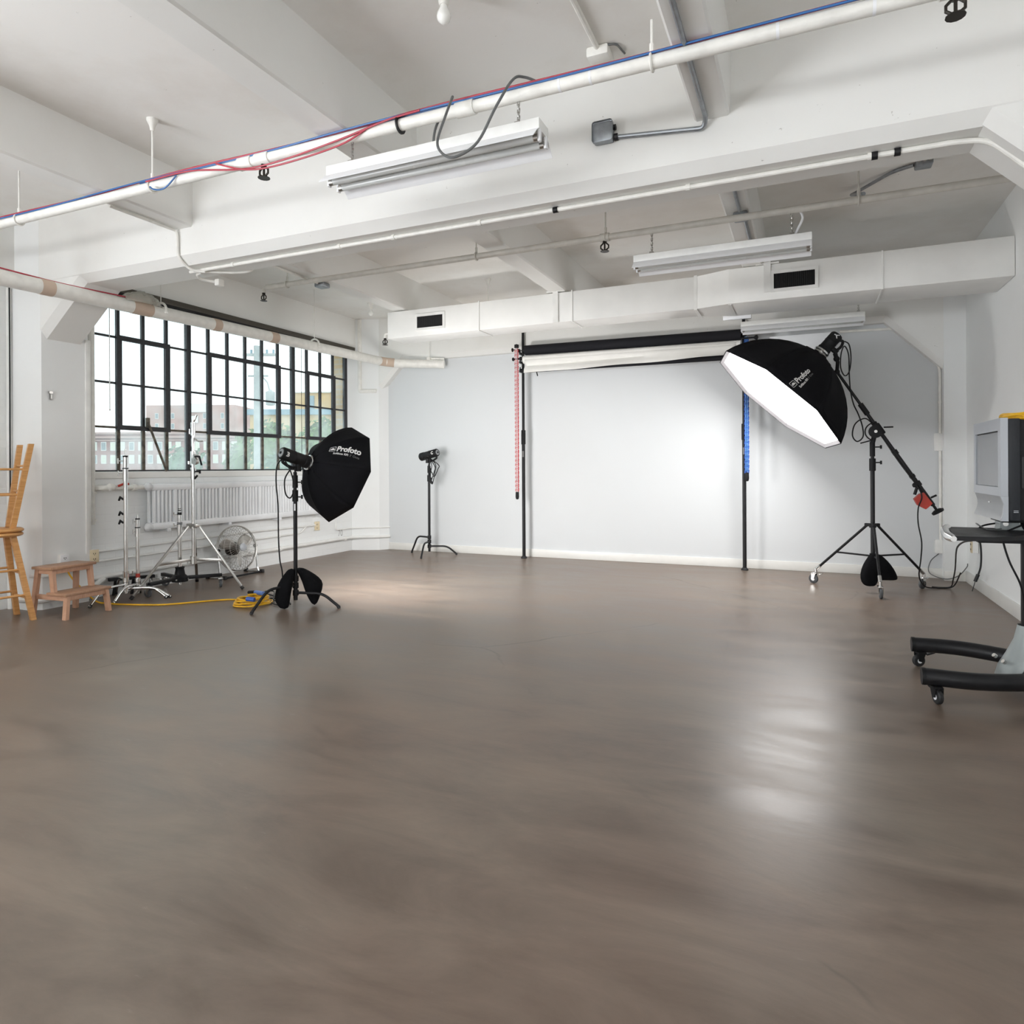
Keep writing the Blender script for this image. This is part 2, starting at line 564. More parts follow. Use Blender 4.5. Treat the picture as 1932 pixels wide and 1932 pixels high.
TUBE = M('unlit_lamp_tube', (0.62, 0.64, 0.63), 0.25, var=0.03)
BULB = M('white_bulb_glass', (0.85, 0.85, 0.82), 0.25, var=0.02)
IVORY = M('ivory_plastic', (0.66, 0.56, 0.38), 0.45, var=0.04)
SILV = M('silver_plastic', (0.40, 0.42, 0.45), 0.36, 0.25, var=0.04)
SILV2 = M('dull_silver_plastic', (0.27, 0.28, 0.29), 0.4, 0.2, var=0.04)
TVB = M('charcoal_plastic', (0.020, 0.022, 0.026), 0.5, spec=0.3)
GREYP = M('grey_green_cast_metal', (0.30, 0.33, 0.33), 0.42, 0.2)
SCREEN = M('lcd_screen', (0.22, 0.23, 0.245), 0.22, var=0.04, vs=2)
INK = M('white_print', (0.75, 0.75, 0.74), 0.6, var=0.02)
INKG = M('grey_print', (0.20, 0.20, 0.20), 0.6, var=0.02)
PENC = M('pencil_grey', (0.36, 0.36, 0.36), 0.8)
WOOD1 = wood('honey_oak', (0.50, 0.24, 0.075), (0.66, 0.36, 0.14))
WOOD2 = wood('pale_birch', (0.48, 0.27, 0.17), (0.60, 0.36, 0.245), (1, 10, 1))
WOOD3 = wood('worn_birch_tread', (0.36, 0.20, 0.12), (0.46, 0.27, 0.17), (1, 10, 1))
BRONZE = M('dark_bronze', (0.035, 0.03, 0.025), 0.4, 0.7)
GLASS = dirty_glass('filmed_window_glass')
# ================================================================ the setting
XL, XR, YB = -6.22, 1.535, 8.43
ZC = 3.44
RY = -5.6          # rear wall
struct('floor', MB().bx(-6.75, XR + .25, RY - .25, YB + .25, -.2, 0), FLOOR)
ceiling = struct('ceiling', MB().bx(-6.75, XR + .25, RY - .25, YB + .25, ZC, ZC + .2), SLAB)
for x0, x1 in ((-4.44, -4.26), (-2.48, -2.28), (-.54, -.36)):
    for y0, y1 in ((RY, 3.66), (4.04, 8.30)):
        c = .012
        struct('joist', MB().prism([(x0 + c, y0, 3.06), (x1 - c, y0, 3.06), (x1, y0, 3.06 + c), (x1 + .01, y0, ZC + .01), (x0 - .01, y0, ZC + .01), (x0, y0, 3.06 + c)], (0, y1 - y0, 0)), CONC, ceiling)
# main girder across the room, chamfered below, with sloped brackets at both ends
def girder(y0, y1, name='girder'):
    z, c = 2.795, .062
    struct(name, MB().prism([(-6.4, y0, ZC + .01), (-6.4, y0, z + c), (-6.4, y0 + c, z), (-6.4, y1 - c, z), (-6.4, y1, z + c), (-6.4, y1, ZC + .01)], (XR + 6.45, 0, 0)), CONC, ceiling)
girder(3.65, 4.06)
girder(8.29, 8.7)
def bracket(x, dx, dz, y0, y1):
    """sloped haunch: from the wall at x out by dx under the girder, down by dz."""
    c, z1, k = .05, 2.80, .07
    A = [V(x, y0, z1 + .08), V(x + dx, y0, z1 + .08), V(x, y0, z1 - dz + k)]
    B_ = [V(x, y0 + c, z1 + .08), V(x + dx * (1 + .08 / dz), y0 + c, z1 + .08), V(x, y0 + c, z1 - dz)]
    vs = A + B_ + [V(p.x, y1 - c, p.z) for p in B_] + [V(p.x, y1, p.z) for p in A]
    fs = [(0, 1, 2), (11, 10, 9)]
    mb = MB()
    for L in range(3):
        for i in range(3):
            j = (i + 1) % 3
            fs.append((L * 3 + i, L * 3 + j, L * 3 + 3 + j, L * 3 + 3 + i))
    return mb.add(vs, fs)
wl = MB()
# left wall: low brick apron, head beam over the window, brick return beside the pilaster, and the bay behind the camera
wl.bx(-6.55, XL, 4.0, YB + .2, 0, 1.19)
wall_left = struct('wall_left', wl, BRIK, None)
struct('window_head', MB().bx(-6.55, XL + .06, 4.0, YB + .2, 2.99, ZC + .01, .008), HEADP, wall_left)
struct('brick_return', MB().bx(-6.7, -6.45, 3.2, 3.7, 0, ZC + .01), BRIK, wall_left)
struct('brick_apron', MB().bx(-6.7, -6.45, RY, 3.25, 0, 1.15), BRIK, wall_left)
struct('sky_closing_panel', MB().bx(-6.8, -6.60, RY, 3.25, 1.1, 3.0), BRIK, wall_left)  # added unseen panel, closes the left window bay against sky light
struct('head_beam', MB().bx(-6.7, -6.37, RY, 3.68, 2.97, ZC + .01, .01), CONC, wall_left)
struct('corner_pier', MB().bx(-6.7, -6.4, RY - .2, -4.4, 0, ZC), BRIK, wall_left)
struct('outer_jamb', MB().bx(-6.50, -6.33, 8.06, 8.3, 1.1, 3.1), bricks('tan_brick', (0.42, 0.28, 0.15), (0.46, 0.34, 0.20), (0.40, 0.34, 0.26), 1.0, 0), wall_left)
# pilaster carrying the girder
trim_1 = struct('trim_1', MB().prism([(-6.6, 3.60, 0), (-6.19, 3.60, 0), (-6.10, 3.66, 0), (-6.10, 4.07, 0), (-6.6, 4.07, 0)], (0, 0, ZC)), WALL)
struct('haunch', bracket(-6.11, .56, .44, 3.656, 4.05), CONC, trim_1)
struct('edge_strip', MB().bx(-6.12, -6.085, 4.04, 4.09, .44, 2.42, .008), WHT, trim_1)
trim_2 = struct('trim_2', MB().prism([(-6.3, 8.10, 0), (-6.02, 8.20, 0), (-5.84, 8.285, 0), (-5.76, 8.44, 0), (-6.3, 8.6, 0)], (0, 0, ZC)), WALL)
struct('haunch', bracket(-5.84, .42, .42, 8.286, 8.5), CONC, trim_2)
trim_3 = struct('trim_3', MB().prism([(1.335, 8.281, 0), (XR + .1, 8.281, 0), (XR + .1, 8.6, 0), (1.335, 8.6, 0)], (0, 0, ZC)), WALL)
struct('haunch', bracket(1.345, -.56, .56, 8.286, 8.5), CONC, trim_3)
trim_4 = struct('trim_4', bracket(XR + .02, -.80, .80, 3.656, 4.05), CONC)
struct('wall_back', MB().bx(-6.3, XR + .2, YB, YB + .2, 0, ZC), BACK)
struct('wall_right', MB().bx(XR, XR + .2, RY, YB + .2, 0, ZC), WALL)
wr = MB()
wr.bx(-6.7, XR + .2, RY - .3, RY - .12, 1.05, 3.0)  # added unseen panel, keeps sky light out of the rear window bay
wr.bx(-6.7, XR + .2, RY - .2, RY, 0, 1.1)
wr.bx(-6.7, XR + .2, RY - .2, RY, 2.97, ZC)
wr.bx(-6.7, -5.7, RY - .2, RY, 1.0, 3.0).bx(1.1, XR + .2, RY - .2, RY, 1.0, 3.0)
struct('wall_rear', wr, WALL)
struct('baseboard_back', MB().bx(-5.76, 1.34, YB - .016, YB + .01, 0, .105, .004).bx(1.33, XR, 8.27, 8.30, 0, .10, .004), M('cream_baseboard', (0.76, 0.755, 0.725), 0.4, var=0.03))
struct('baseboard_right', MB().bx(XR - .016, XR + .01, RY, 8.285, 0, .115, .004), bpy.data.materials['cream_baseboard'])

# ---------------------------------------------------------------- the steel window
XW = -6.262
yk = [4.475 + .2727 * k for k in range(14)]
zr = [1.205, 1.637, 2.075, 2.53, 2.985]
wf = MB()
wf.cur = 0
wf.bx(XW - .02, XW + .02, 4.05, 4.22, 1.19, 3.0).bx(XW - .02, XW + .02, 8.005, 8.06, 1.19, 3.0)
wf.bx(XW - .02, XW + .02, 4.05, 8.06, 1.185, 1.215).bx(XW - .02, XW + .02, 4.05, 8.06, 2.97, 3.0)
for k, y in enumerate(yk[:-1]):
    h = .026 if k in (3, 9) else .015
    d = .024 if k in (3, 9) else .016
    split = 1.62
    wf.cur = 1 if k not in (3, 9) else 0
    wf.bx(XW - d, XW + d, y - h, y + h, 1.2, split)
    wf.cur = 0
    wf.bx(XW - d, XW + d, y - h, y + h, split, 2.985)
for i, z in enumerate(zr[1:4]):
    wf.cur = 1 if i < 1 else 0
    wf.bx(XW - .013, XW + .013, 4.1, 8.02, z - .010, z + .010)
window_1 = struct('window_1', wf, [FRAME, RUST])
for a_, b_ in ((0, 2), (4, 8), (10, 12)):
    sm = MB()
    y0, y1, z0, z1 = yk[a_], yk[b_], zr[1], zr[3]
    sm.frame('x', XW + .005, XW + .034, y0 - .028, y1 + .028, z0 - .022, z1 + .022, .054, .054, .046, .048)
    struct('sash', sm, FRAME, window_1)
struct('pane', MB().bx(XW - .004, XW + .002, 4.06, 8.05, 1.19, 2.99), GLASS, window_1)
struct('stay_bar', MB().cyl((XW + .05, 4.77, 1.70), (-6.19, 4.965, 1.20), .012, n=8).box((XW + .05, 4.765, 1.70), (.03, .03, .10)), RUST, window_1)
struct('window_sill', MB().bx(-6.36, XL + .02, 4.05, 8.1, 1.13, 1.20, .012), CONC, window_1)
# windows of the bays beside and behind the photographer
for nm, axis, lo, hi in (('window_2', 1, -4.4, 3.2), ('window_3', 0, -5.7, 1.1)):
    mb = MB()
    n_ = int((hi - lo) / .6)
    for i in range(n_ + 1):
        q = lo + (hi - lo) * i / n_
        if axis: mb.bx(-6.57, -6.53, q - .02, q + .02, 1.12, 2.98)
        else: mb.bx(q - .02, q + .02, RY - .09, RY - .05, 1.08, 2.98)
    for z in (1.13, 2.05, 2.96):
        if axis: mb.bx(-6.57, -6.53, lo, hi, z - .02, z + .02)
        else: mb.bx(lo, hi, RY - .09, RY - .05, z - .02, z + .02)
    struct(nm, mb, FRAME)

# ================================================================ services on ceiling and walls
# --- wall fittings left
t = thing('insulated_pipe', 'thick white wrapped pipe with tan tape bands along the window wall', 'pipe', (-5.55, 4.0, 2.68))
def ins_z(y): return 2.668 + .0155 * (y - 3.0)
path = [(-5.55, 2.0, ins_z(2.0)), (-5.55, 4, ins_z(4)), (-5.55, 6, ins_z(6)), (-5.55, 7.95, ins_z(7.95)), (-5.40, 8.05, 2.722), (-4.74, 8.30, 2.70)]
MB().tube(fillet(path, .12), .060, 20).build('insulation', PIPEW, t)
for y, L in ((3.365, .10), (4.195, .19), (5.03, .09), (5.83, .11)):
    MB().cyl((-5.55, y - L / 2, ins_z(y - L / 2)), (-5.55, y + L / 2, ins_z(y + L / 2)), .0625, n=20).build('tape_band', TAPE, t)
MB().tube([(-5.55, 7.90, ins_z(7.9)), (-5.50, 7.985, 2.737), (-5.40, 8.045, 2.726)], .0628, 20).build('tape_band', TAPE, t)
MB().lathe([(0, .03), (.01, .06), (.03, .063)], (-4.72, 8.305, 2.70), (-.92, -.38, 0), 16).build('end_cap', PIPEW, t)
for y in (4.40, 6.53):
    zz = ins_z(y)
    ring = [V(-5.55 + .075 * math.cos(q), y, zz + .012 + .08 * math.sin(q)) for q in [PI * i / 9 for i in range(10)]]
    mb = MB().tube(ring, .011, 8).cyl((-5.55, y, zz + .085), (-5.55, y, 3.43), .004, n=6)
    mb.ball((-5.475, y, zz), .018, 8)
    mb.build('hanger', PIPEW, t)
mb = MB().cyl((-4.93, 8.22, 2.75), (-4.93, 8.22, 3.2), .005, n=6).box((-4.93, 8.22, 2.775), (.05, .05, .04)).cyl((-4.9, 8.23, 2.78), (-4.73, 8.30, 2.775), .012)
mb.build('hanger', PIPEW, t)
tag(MB().tube(spline([(-5.545, 2.2, 2.735)] + [(-5.54 + .012 * math.sin(3 * y), y, ins_z(y) + .067 + .005 * math.sin(5 * y)) for y in [2.6 + .2 * i for i in range(9)]]), .006, 6).build('red_cable', REDC), 'red cable lying on top of the thick white wrapped pipe', 'cable')
# crumpled clear wrap on the pipe
mb = MB()
n1, n2 = 16, 9
gv = []
for i in range(n1):
    for j in range(n2):
        u_, v_ = i / (n1 - 1), j / (n2 - 1)
        a_ = PI * (-.05 + 1.1 * v_)
        r_ = .045 + .075 * math.sin(PI * u_) + random.uniform(-.012, .012)
        gv.append((-5.55 + r_ * math.cos(a_), 4.02 + .36 * u_, ins_z(4.1) + .045 + .9 * r_ * math.sin(a_)))
mb.add(gv, [(i * n2 + j, (i + 1) * n2 + j, (i + 1) * n2 + j + 1, i * n2 + j + 1) for i in range(n1 - 1) for j in range(n2 - 1)])
wrap_m, wn, wb = nodes('clear_plastic_wrap')
wb.inputs['Base Color'].default_value = (0.55, 0.53, 0.47, 1); wb.inputs['Alpha'].default_value = 0.42; wb.inputs['Roughness'].default_value = 0.2
o = tag(mb.build('plastic_wrap', wrap_m, smooth=60), 'crumpled clear plastic wrap bunched on the thick white pipe', 'wrap')
o.modifiers.new('thickness', 'SOLIDIFY').thickness = .002
t = thing('shade_rail', 'dark brown roller shade rail above the steel window', 'rail', (-6.14, 6.2, 2.9))
mb = MB().bx(-6.165, -6.11, 4.35, 8.08, 2.945, 3.005, .006)
for k in range(4): mb.bx(-6.112, -6.106, 4.36, 8.07, 2.955 + .012 * k, 2.962 + .012 * k)
mb.build('cover', SLATE, t)
MB().bx(-6.162, -6.115, 4.37, 8.06, 2.905, 2.95).build('slot', BLK, t)
tag(MB().cyl((-6.15, 4.315, 1.80), (-6.15, 4.315, 2.95), .0045, n=6).ball((-6.15, 4.315, 1.795), .009, 8).build('pull_wand', WHT), 'thin white shade wand hanging at the left end of the steel window', 'wand')
tag(MB().cyl((-6.14, 6.965, 1.21), (-6.14, 6.965, 2.92), .003, n=6).build('shade_cord', CABLE), 'thin dark cord hanging down the right part of the steel window', 'cord')

t = thing('sprinkler_pipe', 'white sprinkler pipe with cables tied along it, in front of the main girder', 'pipe', (-2.5, 2.95, 3.0))
pz = 3.012
mb = MB().cyl((-6.35, 2.95, pz), (1.52, 2.95, pz), .030, n=18)
for x in (-2.868, .519, -3.0, -1.55): mb.cyl((x - .05, 2.95, pz), (x + .05, 2.95, pz), .037, n=16)
mb.build('pipe', PIPEW, t)
def head_mesh(x, y, z, sc=1.0):
    mb = MB()
    mb.cyl((x, y, z), (x, y, z - .018 * sc), .014 * sc, n=10)
    for s_ in (-1, 1):
        mb.tube([(x + s_ * .010 * sc, y, z - .016 * sc), (x + s_ * .027 * sc, y, z - .032 * sc), (x + s_ * .027 * sc, y, z - .05 * sc), (x + s_ * .006 * sc, y, z - .066 * sc)], .0055 * sc, 6)
    mb.cyl((x, y, z - .016 * sc), (x, y, z - .066 * sc), .006 * sc, n=6)
    mb.lathe([(0, .012 * sc), (.004 * sc, .03 * sc), (.007 * sc, .03 * sc)], (x, y, z - .066 * sc), (0, 0, -1), 12)
    return mb
for x in (-2.868, .519): head_mesh(x, 2.95, pz - .028, 1.15).build('sprinkler_head', BRONZE, t)
def hanger(x, y, z, r, top, par, mat, canopy=True):
    mb = MB()
    ring = [V(x, y + (r + .006) * math.cos(q), z + (r + .006) * math.sin(q)) for q in [2 * PI * i / 14 for i in range(14)]]
    mb.tube(ring, .006, 6, True)
    mb.cyl((x, y, z + r), (x, y, top), .006, n=8).cyl((x, y, z + r), (x, y, z + r + .05), .011, n=8)
    if canopy: mb.lathe([(0, .034), (.01, .034), (.045, .018), (.075, .012)], (x, y, top), (0, 0, -1), 14)
    mb.build('hanger', mat, par)
hanger(-3.79, 2.95, pz, .031, 3.44, t, PIPEW)
hanger(-5.16, 2.95, pz, .031, 3.44, t, PIPEW)
hanger(-.62, 2.95, pz, .031, 3.2, t, PIPEW, False)
for x in (-1.05, -.9, .25, -.1): MB().cyl((x - .006, 2.95, pz), (x + .006, 2.95, pz), .0315, n=14).build('tie', WHT2, t)
MB().cyl((-1.94, 2.95, pz), (-1.932, 2.95, pz), .046, n=14).build('tie', BLK, t)
def along(xs, dy, dz, amp, ph):
    return spline([(x, 2.95 + dy + amp * .6 * math.sin(4.1 * x + ph), pz + dz + amp * math.sin(3.1 * x + ph)) for x in xs])
xs = [-6.3 + .3 * i for i in range(27)]
tag(MB().tube(along(xs, -.010, .041, .005, 0), .0065, 6).build('data_cable', REDC), 'red cable running the whole length on top of the near sprinkler pipe', 'cable', 'cables on the near sprinkler pipe')
tag(MB().tube(along([x for x in xs if x < .5], -.024, .030, .005, 1.3), .005, 6).build('data_cable', BLUC), 'blue cable running beside the red one on the near sprinkler pipe', 'cable', 'cables on the near sprinkler pipe')
tag(MB().tube(along([x for x in xs if -4 < x < -.5], -.002, .037, .005, 2.2), .006, 6).build('data_cable', BLUC), 'second blue cable above the hanging near fluorescent fixture', 'cable', 'cables on the near sprinkler pipe')
tag(MB().tube(spline([(-3.8, 2.91, 3.03), (-3.4, 2.90, 3.02), (-3.0, 2.91, 2.96), (-2.7, 2.91, 2.955), (-2.3, 2.91, 2.99), (-2.0, 2.91, 3.03), (-1.8, 2.92, 3.045)]), .005, 6).build('data_cable', REDC), 'slack red cable sagging below the near sprinkler pipe', 'cable', 'cables on the near sprinkler pipe')
tag(MB().tube(spline([(-3.2, 2.91, 3.03), (-2.95, 2.90, 2.945), (-2.7, 2.905, 2.93), (-2.3, 2.91, 2.96), (-2.1, 2.91, 3.02)]), .005, 6).build('data_cable', REDC), 'lower red cable sagging just over the left end of the near fixture', 'cable', 'cables on the near sprinkler pipe')
tag(MB().tube(spline([(-3.75, 2.90, 2.985), (-3.72, 2.90, 2.965), (-3.66, 2.90, 2.952), (-3.60, 2.90, 2.962), (-3.53, 2.91, 3.02)]), .005, 6).build('data_cable', BLUC), 'short blue cable loop drooping under the near sprinkler pipe', 'cable', 'cables on the near sprinkler pipe')

t = thing('sprinkler_pipe', 'greyish sprinkler pipe under the far joists, in front of the air duct', 'pipe', (-1.5, 5.05, 3.0))
py, pz2 = 5.05, 3.012
MB().cyl((-4.88, py, pz2), (XR - .01, py, pz2), .025, n=16).cyl((-1.47, py, pz2), (-1.40, py, pz2), .033, n=14).tube(fillet([(-4.88, py, pz2), (-4.92, py, pz2), (-4.92, py, pz2 - .05)], .03), .018, 10).build('pipe', PIPEG, t)
head_mesh(-1.437, py, pz2 - .025, 1.15).build('sprinkler_head', BRONZE, t)
head_mesh(-4.92, py, pz2 - .05, 1.1).build('sprinkler_head', BRONZE, t)
for x, top in ((-4.62, 3.44), (-2.56, 3.44), (-1.43, 3.44), (.33, 3.44)): hanger(x, py, pz2, .026, top, t, PIPEG, False)
t = thing('sprinkler_pipe', 'short sprinkler drop with a bronze head at the left end of the air duct', 'pipe', (-4.86, 7.1, 2.9))
MB().tube(fillet([(-4.6, 7.05, 2.915), (-4.87, 7.05, 2.915), (-4.87, 7.05, 2.86)], .03), .018, 10).cyl((-4.6, 7.05, 2.915), (-2.5, 7.05, 2.915), .02).build('pipe', PIPEW, t)
head_mesh(-4.87, 7.05, 2.862, 1.2).build('sprinkler_head', BRONZE, t)
hanger(-3.42, 7.05, 2.915, .021, 3.44, t, PIPEW)

# --- conduits
def conduit(name, pts, r, mat, label, straps=(), rad=.07, extra=None):
    t_ = thing(name, label, 'conduit', pts[0])
    MB().tube(fillet(pts, rad), r, 10).build('tube', mat, t_)
    for (p, ax) in straps:
        d = V(ax).normalized()
        MB().cyl(V(p) - d * .012, V(p) + d * .012, r * 1.35, n=10).build('strap', mat, t_)
    return t_
gz = 2.778
t = conduit('conduit', [(-4.46, 3.80, gz), (-4.2, 3.795, gz), (.68, 3.795, gz), (.80, 3.795, 2.76), (1.50, 3.80, 2.02)], .0135, PIPEW, 'white conduit clamped along the underside of the main girder',
        [((x, 3.795, gz), (1, 0, 0)) for x in (-4.0, -3.0, -2.55, -1.9, -.6, .3)])
for x in (.32, .42): MB().cyl((x - .014, 3.795, gz), (x + .014, 3.795, gz), .020, n=12).build('coupling', BLK, t)
MB().cyl((-1.40, 3.795, gz), (-1.37, 3.795, gz), .018, n=12).build('coupling', BLK, t)
t = conduit('conduit', [(-4.41, 3.1, 3.045), (-4.41, 3.63, 3.045), (-4.40, 3.632, 3.0), (-4.40, 3.635, 2.84), (-4.38, 3.74, 2.765), (-4.30, 3.80, 2.762)], .011, PIPEW, 'white conduit bending from the left near joist down over the girder edge', rad=.05)
t = conduit('conduit', [(-4.36, 3.82, 2.770), (-4.46, 3.86, 2.775), (-4.50, 3.93, 2.76), (-4.42, 4.02, 2.75)], .012, PIPEW, 'white conduit hook ending in a round box under the main girder', rad=.04)
MB().box((-4.40, 4.03, 2.745), (.05, .06, .055), None, .008).build('box', PIPEW, t)
conduit('conduit', [(-4.33, 3.82, 2.772), (-4.15, 3.95, 2.775), (-4.05, 4.02, 2.79), (-4.03, 4.06, 2.86), (-4.03, 4.075, 3.3)], .010, PIPEW, 'white conduit curving up the far side of the main girder', rad=.06)
t = conduit('conduit', [(-4.395, 4.06, 3.045), (-4.395, 5.22, 3.045)], .012, PIPEW, 'white conduit under the left far joist ending in a pale square box', [((-4.395, 4.9, 3.045), (0, 1, 0))])
MB().box((-4.395, 5.29, 3.035), (.11, .11, .045), None, .01).build('box', GALV, t)
t = conduit('conduit', [(-.475, 1.0, 3.048), (-.475, 3.60, 3.048), (-.49, 3.632, 3.01), (-.58, 3.636, 3.022), (-.97, 3.636, 3.062)], .0125, GALV, 'galvanised conduit along the right near joist bending onto the girder face', rad=.09)
t = thing('junction_box', 'square grey junction box on the front face of the main girder', 'junction box', (-1.035, 3.63, 3.04))
MB().box((-1.035, 3.628, 3.092), (.112, .046, .112), None, .012).build('box', GALV, t)
MB().box((-1.035, 3.603, 3.092), (.118, .006, .118), None, .014).build('cover', GALV, t)
MB().cyl((-.975, 3.632, 3.06), (-.955, 3.634, 3.061), .02, n=10).cyl((-.978, 3.63, 3.115), (-.965, 3.63, 3.115), .016, n=10).build('connector', BLK, t)
t = conduit('conduit', [(-.43, 4.07, 3.045), (-.43, 5.0, 3.045)], .0125, GALV, 'galvanised conduit under the right far joist above the far fixture')
MB().box((-.43, 5.10, 3.035), (.10, .11, .05), None, .01).build('box', GALV, t)
MB().cyl((-.41, 5.14, 3.045), (-.41, 6.3, 3.045), .0125).build('tube', GALV, t)
t = conduit('conduit', [(.36, 5.05, 3.05), (.34, 6.0, 3.40), (.36, 5.98, 3.40), (.60, 5.72, 3.425), (.73, 5.66, 3.425)], .013, GALV, 'bent galvanised conduit crossing the stained ceiling bay to a box', rad=.12)
t = thing('junction_box', 'grey junction box on the ceiling slab at the far right', 'junction box', (.79, 5.63, 3.40))
MB().box((.79, 5.63, 3.415), (.11, .11, .052), None, .01).build('box', GALV, t)
mb = MB()
for q in range(3): mb.cyl((.755 + .035 * q, 5.574, 3.418), (.755 + .035 * q, 5.57, 3.418), .012, n=10)
mb.build('knockout', STEEL, t)
t = conduit('conduit', [(-1.0, .8, 3.425), (-1.0, 3.38, 3.425)], .014, PIPEW, 'white conduit on the near ceiling slab leading to a white box')
t = thing('ceiling_box', 'white rectangular box on the near ceiling slab above the sprinkler pipe', 'box', (-1.0, 3.43, 3.40))
MB().box((-1.0, 3.44, 3.412), (.12, .12, .056), None, .012).build('box', PIPEW, t)
MB().tube(fillet([(-.95, 3.39, 3.43), (-.90, 3.40, 3.43), (-.88, 3.50, 3.43)], .03), .006, 6).build('loop', GCABLE, t)
# left wall lower conduits
t = conduit('conduit', [(-6.19, 4.10, .438), (-6.19, 6.0, .455), (-6.19, 7.28, .44)], .011, WHT, 'upper thin white conduit low on the window wall', [((-6.19, y, .445), (0, 1, 0)) for y in (4.6, 5.4, 6.6)])
conduit('conduit', [(-6.19, 4.10, .345), (-6.19, 7.0, .36), (-6.19, 7.1, .44)], .011, WHT, 'second thin white conduit low on the window wall', [((-6.19, y, .35), (0, 1, 0)) for y in (4.6, 5.4, 6.6)])
conduit('conduit', [(-6.175, 4.10, .195), (-6.175, 8.04, .20), (-6.04, 8.16, .20), (-5.86, 8.25, .20), (-5.74, 8.41, .20)], .024, WHT, 'thicker white pipe running just above the floor along the window wall', [((-6.175, y, .197), (0, 1, 0)) for y in (5.2, 6.6, 7.9)], .05)
conduit('conduit', [(-6.19, 7.72, .60), (-6.19, 7.72, .335), (-6.19, 8.05, .335), (-6.03, 8.175, .335), (-5.86, 8.26, .335), (-5.74, 8.41, .335)], .010, WHT, 'thin white conduit turning round the far left corner pier', rad=.04)
conduit('conduit', [(-6.09, 8.16, 3.43), (-6.09, 8.16, 2.37), (-5.86, 8.25, 2.37)], .030, PIPEW, 'pair of white pipes dropping in the far left corner', rad=.02)
conduit('conduit', [(-6.425, 3.585, 0), (-6.425, 3.585, 2.95)], .020, WHT, 'vertical white conduit beside the left pilaster')
tag(MB().tube(spline([(-6.395, 3.575, .25), (-6.40, 3.575, 1.2), (-6.398, 3.575, 2.2), (-6.40, 3.575, 2.9)]), .006, 6).build('wall_cable', CABLE), 'thin dark cable running up beside the left pilaster', 'cable')
conduit('conduit', [(-6.2, 4.16, 3.0), (-6.2, 4.16, 1.02), (-6.2, 4.16, .70)], .035, PIPEW, 'fat vertical white pipe between pilaster and steel window', [((-6.2, 4.16, 1.0), (0, 0, 1)), ((-6.2, 4.16, .74), (0, 0, 1))])
conduit('conduit', [(-6.17, 3.60, .30), (-6.08, 3.66, .29), (-6.08, 4.02, .33)], .014, WHT, 'white conduit low across the left pilaster behind the step stool', rad=.04)
conduit('conduit', [(-6.30, 3.585, .09), (-6.05, 3.63, .09), (-6.05, 4.08, .13), (-6.17, 4.25, .17)], .028, WHT, 'fat white pipe near the floor around the left pilaster', rad=.05)
# right side conduit round the bracket
t = conduit('conduit', [(.35, 8.405, 2.742), (.94, 8.405, 2.728), (1.30, 8.405, 2.36), (1.318, 8.405, 2.2), (1.318, 8.405, .27)], .014, PIPEW, 'painted conduit following the right bracket down to wall boxes', [((1.318, 8.405, 1.9), (0, 0, 1)), ((1.318, 8.405, .9), (0, 0, 1))], .10)
MB().box((1.300, 8.41, 1.47), (.075, .05, .19), None, .008).build('switch_box', WHT, t)
MB().box((1.300, 8.41, .345), (.07, .05, .15), None, .008).build('switch_box', WHT, t)
tag(MB().tube(spline([(1.30, 8.40, .27), (1.22, 8.39, .18), (1.21, 8.38, .06), (1.33, 8.25, .02), (1.45, 8.25, .06), (1.515, 8.20, .16), (1.52, 8.18, .20)]), .005, 6).build('wall_wire', GCABLE), 'thin grey wire loop low in the far right corner', 'wire')

def outlet(x, y, z, nx, ny, label, mat=IVORY, two=True, w_=.075, h_=.12):
    t_ = thing('wall_outlet', label, 'outlet', (x, y, z))
    n_ = V(nx, ny, 0); s_ = V(-ny, nx, 0)
    R = Matrix((s_, n_, V(0, 0, 1))).transposed()
    MB().box(V(x, y, z) + n_ * .025, (w_, .05, h_), R, .006).build('box', WHT, t_)
    MB().box(V(x, y, z) + n_ * .053, (w_, .008, h_), R, .003).build('cover', mat, t_)
    for d in ((-.025, .025) if two else (0,)):
        mb = MB()
        for q in (-.008, .008): mb.box(V(x, y, z + d) + n_ * .058 + s_ * q, (.004, .003, .012), R)
        mb.box(V(x, y, z + d - .012) + n_ * .058, (.006, .003, .005), R)
        mb.build('socket', DARK, t_)
outlet(-6.12, 4.12, .415, .94, -.34, 'ivory outlet on the pilaster corner above the step stool')
outlet(-6.215, 7.33, .43, .8, -.6, 'ivory outlet on the window wall beneath the softbox', w_=.07)
outlet(1.53, 7.78, .42, -1, 0, 'ivory outlet on the right wall behind the cart tray')
outlet(-6.105, 3.82, .41, 1, 0, 'white outlet plate on the left pilaster just above the step stool', WHT2)
tag(MB().box((-6.092, 3.735, 1.875), (.015, .02, .08), None, .003).box((-6.085, 3.728, 1.90), (.015, .03, .02)).build('wall_hook', STEEL), 'small steel hook plate on the left pilaster', 'hook')
# small ceiling lamps
def bulb(x, y, z0, r, label):
    t_ = thing('light_bulb', label, 'bulb', (x, y, z0), 'bare bulbs in ceiling sockets')
    MB().lathe([(0, .05), (.018, .05), (.03, .03), (.075, .024), (.085, .02)], (x, y, z0), (0, 0, -1), 16).build('socket', PIPEW, t_)
    MB().lathe([(.08, .014), (.10, .02), (.12, r * .9), (.12 + r * .5, r), (.12 + r, r * .87), (.12 + r * 1.4, r * .45), (.12 + r * 1.5, .003)], (x, y, z0), (0, 0, -1), 18).build('globe', BULB, t_)
bulb(-1.525, 2.69, 3.44, .033, 'white globe bulb on the near ceiling slab at the top of the photo')
bulb(-5.36, 7.43, 3.44, .036, 'small bulb on the ceiling slab in the far left bay')

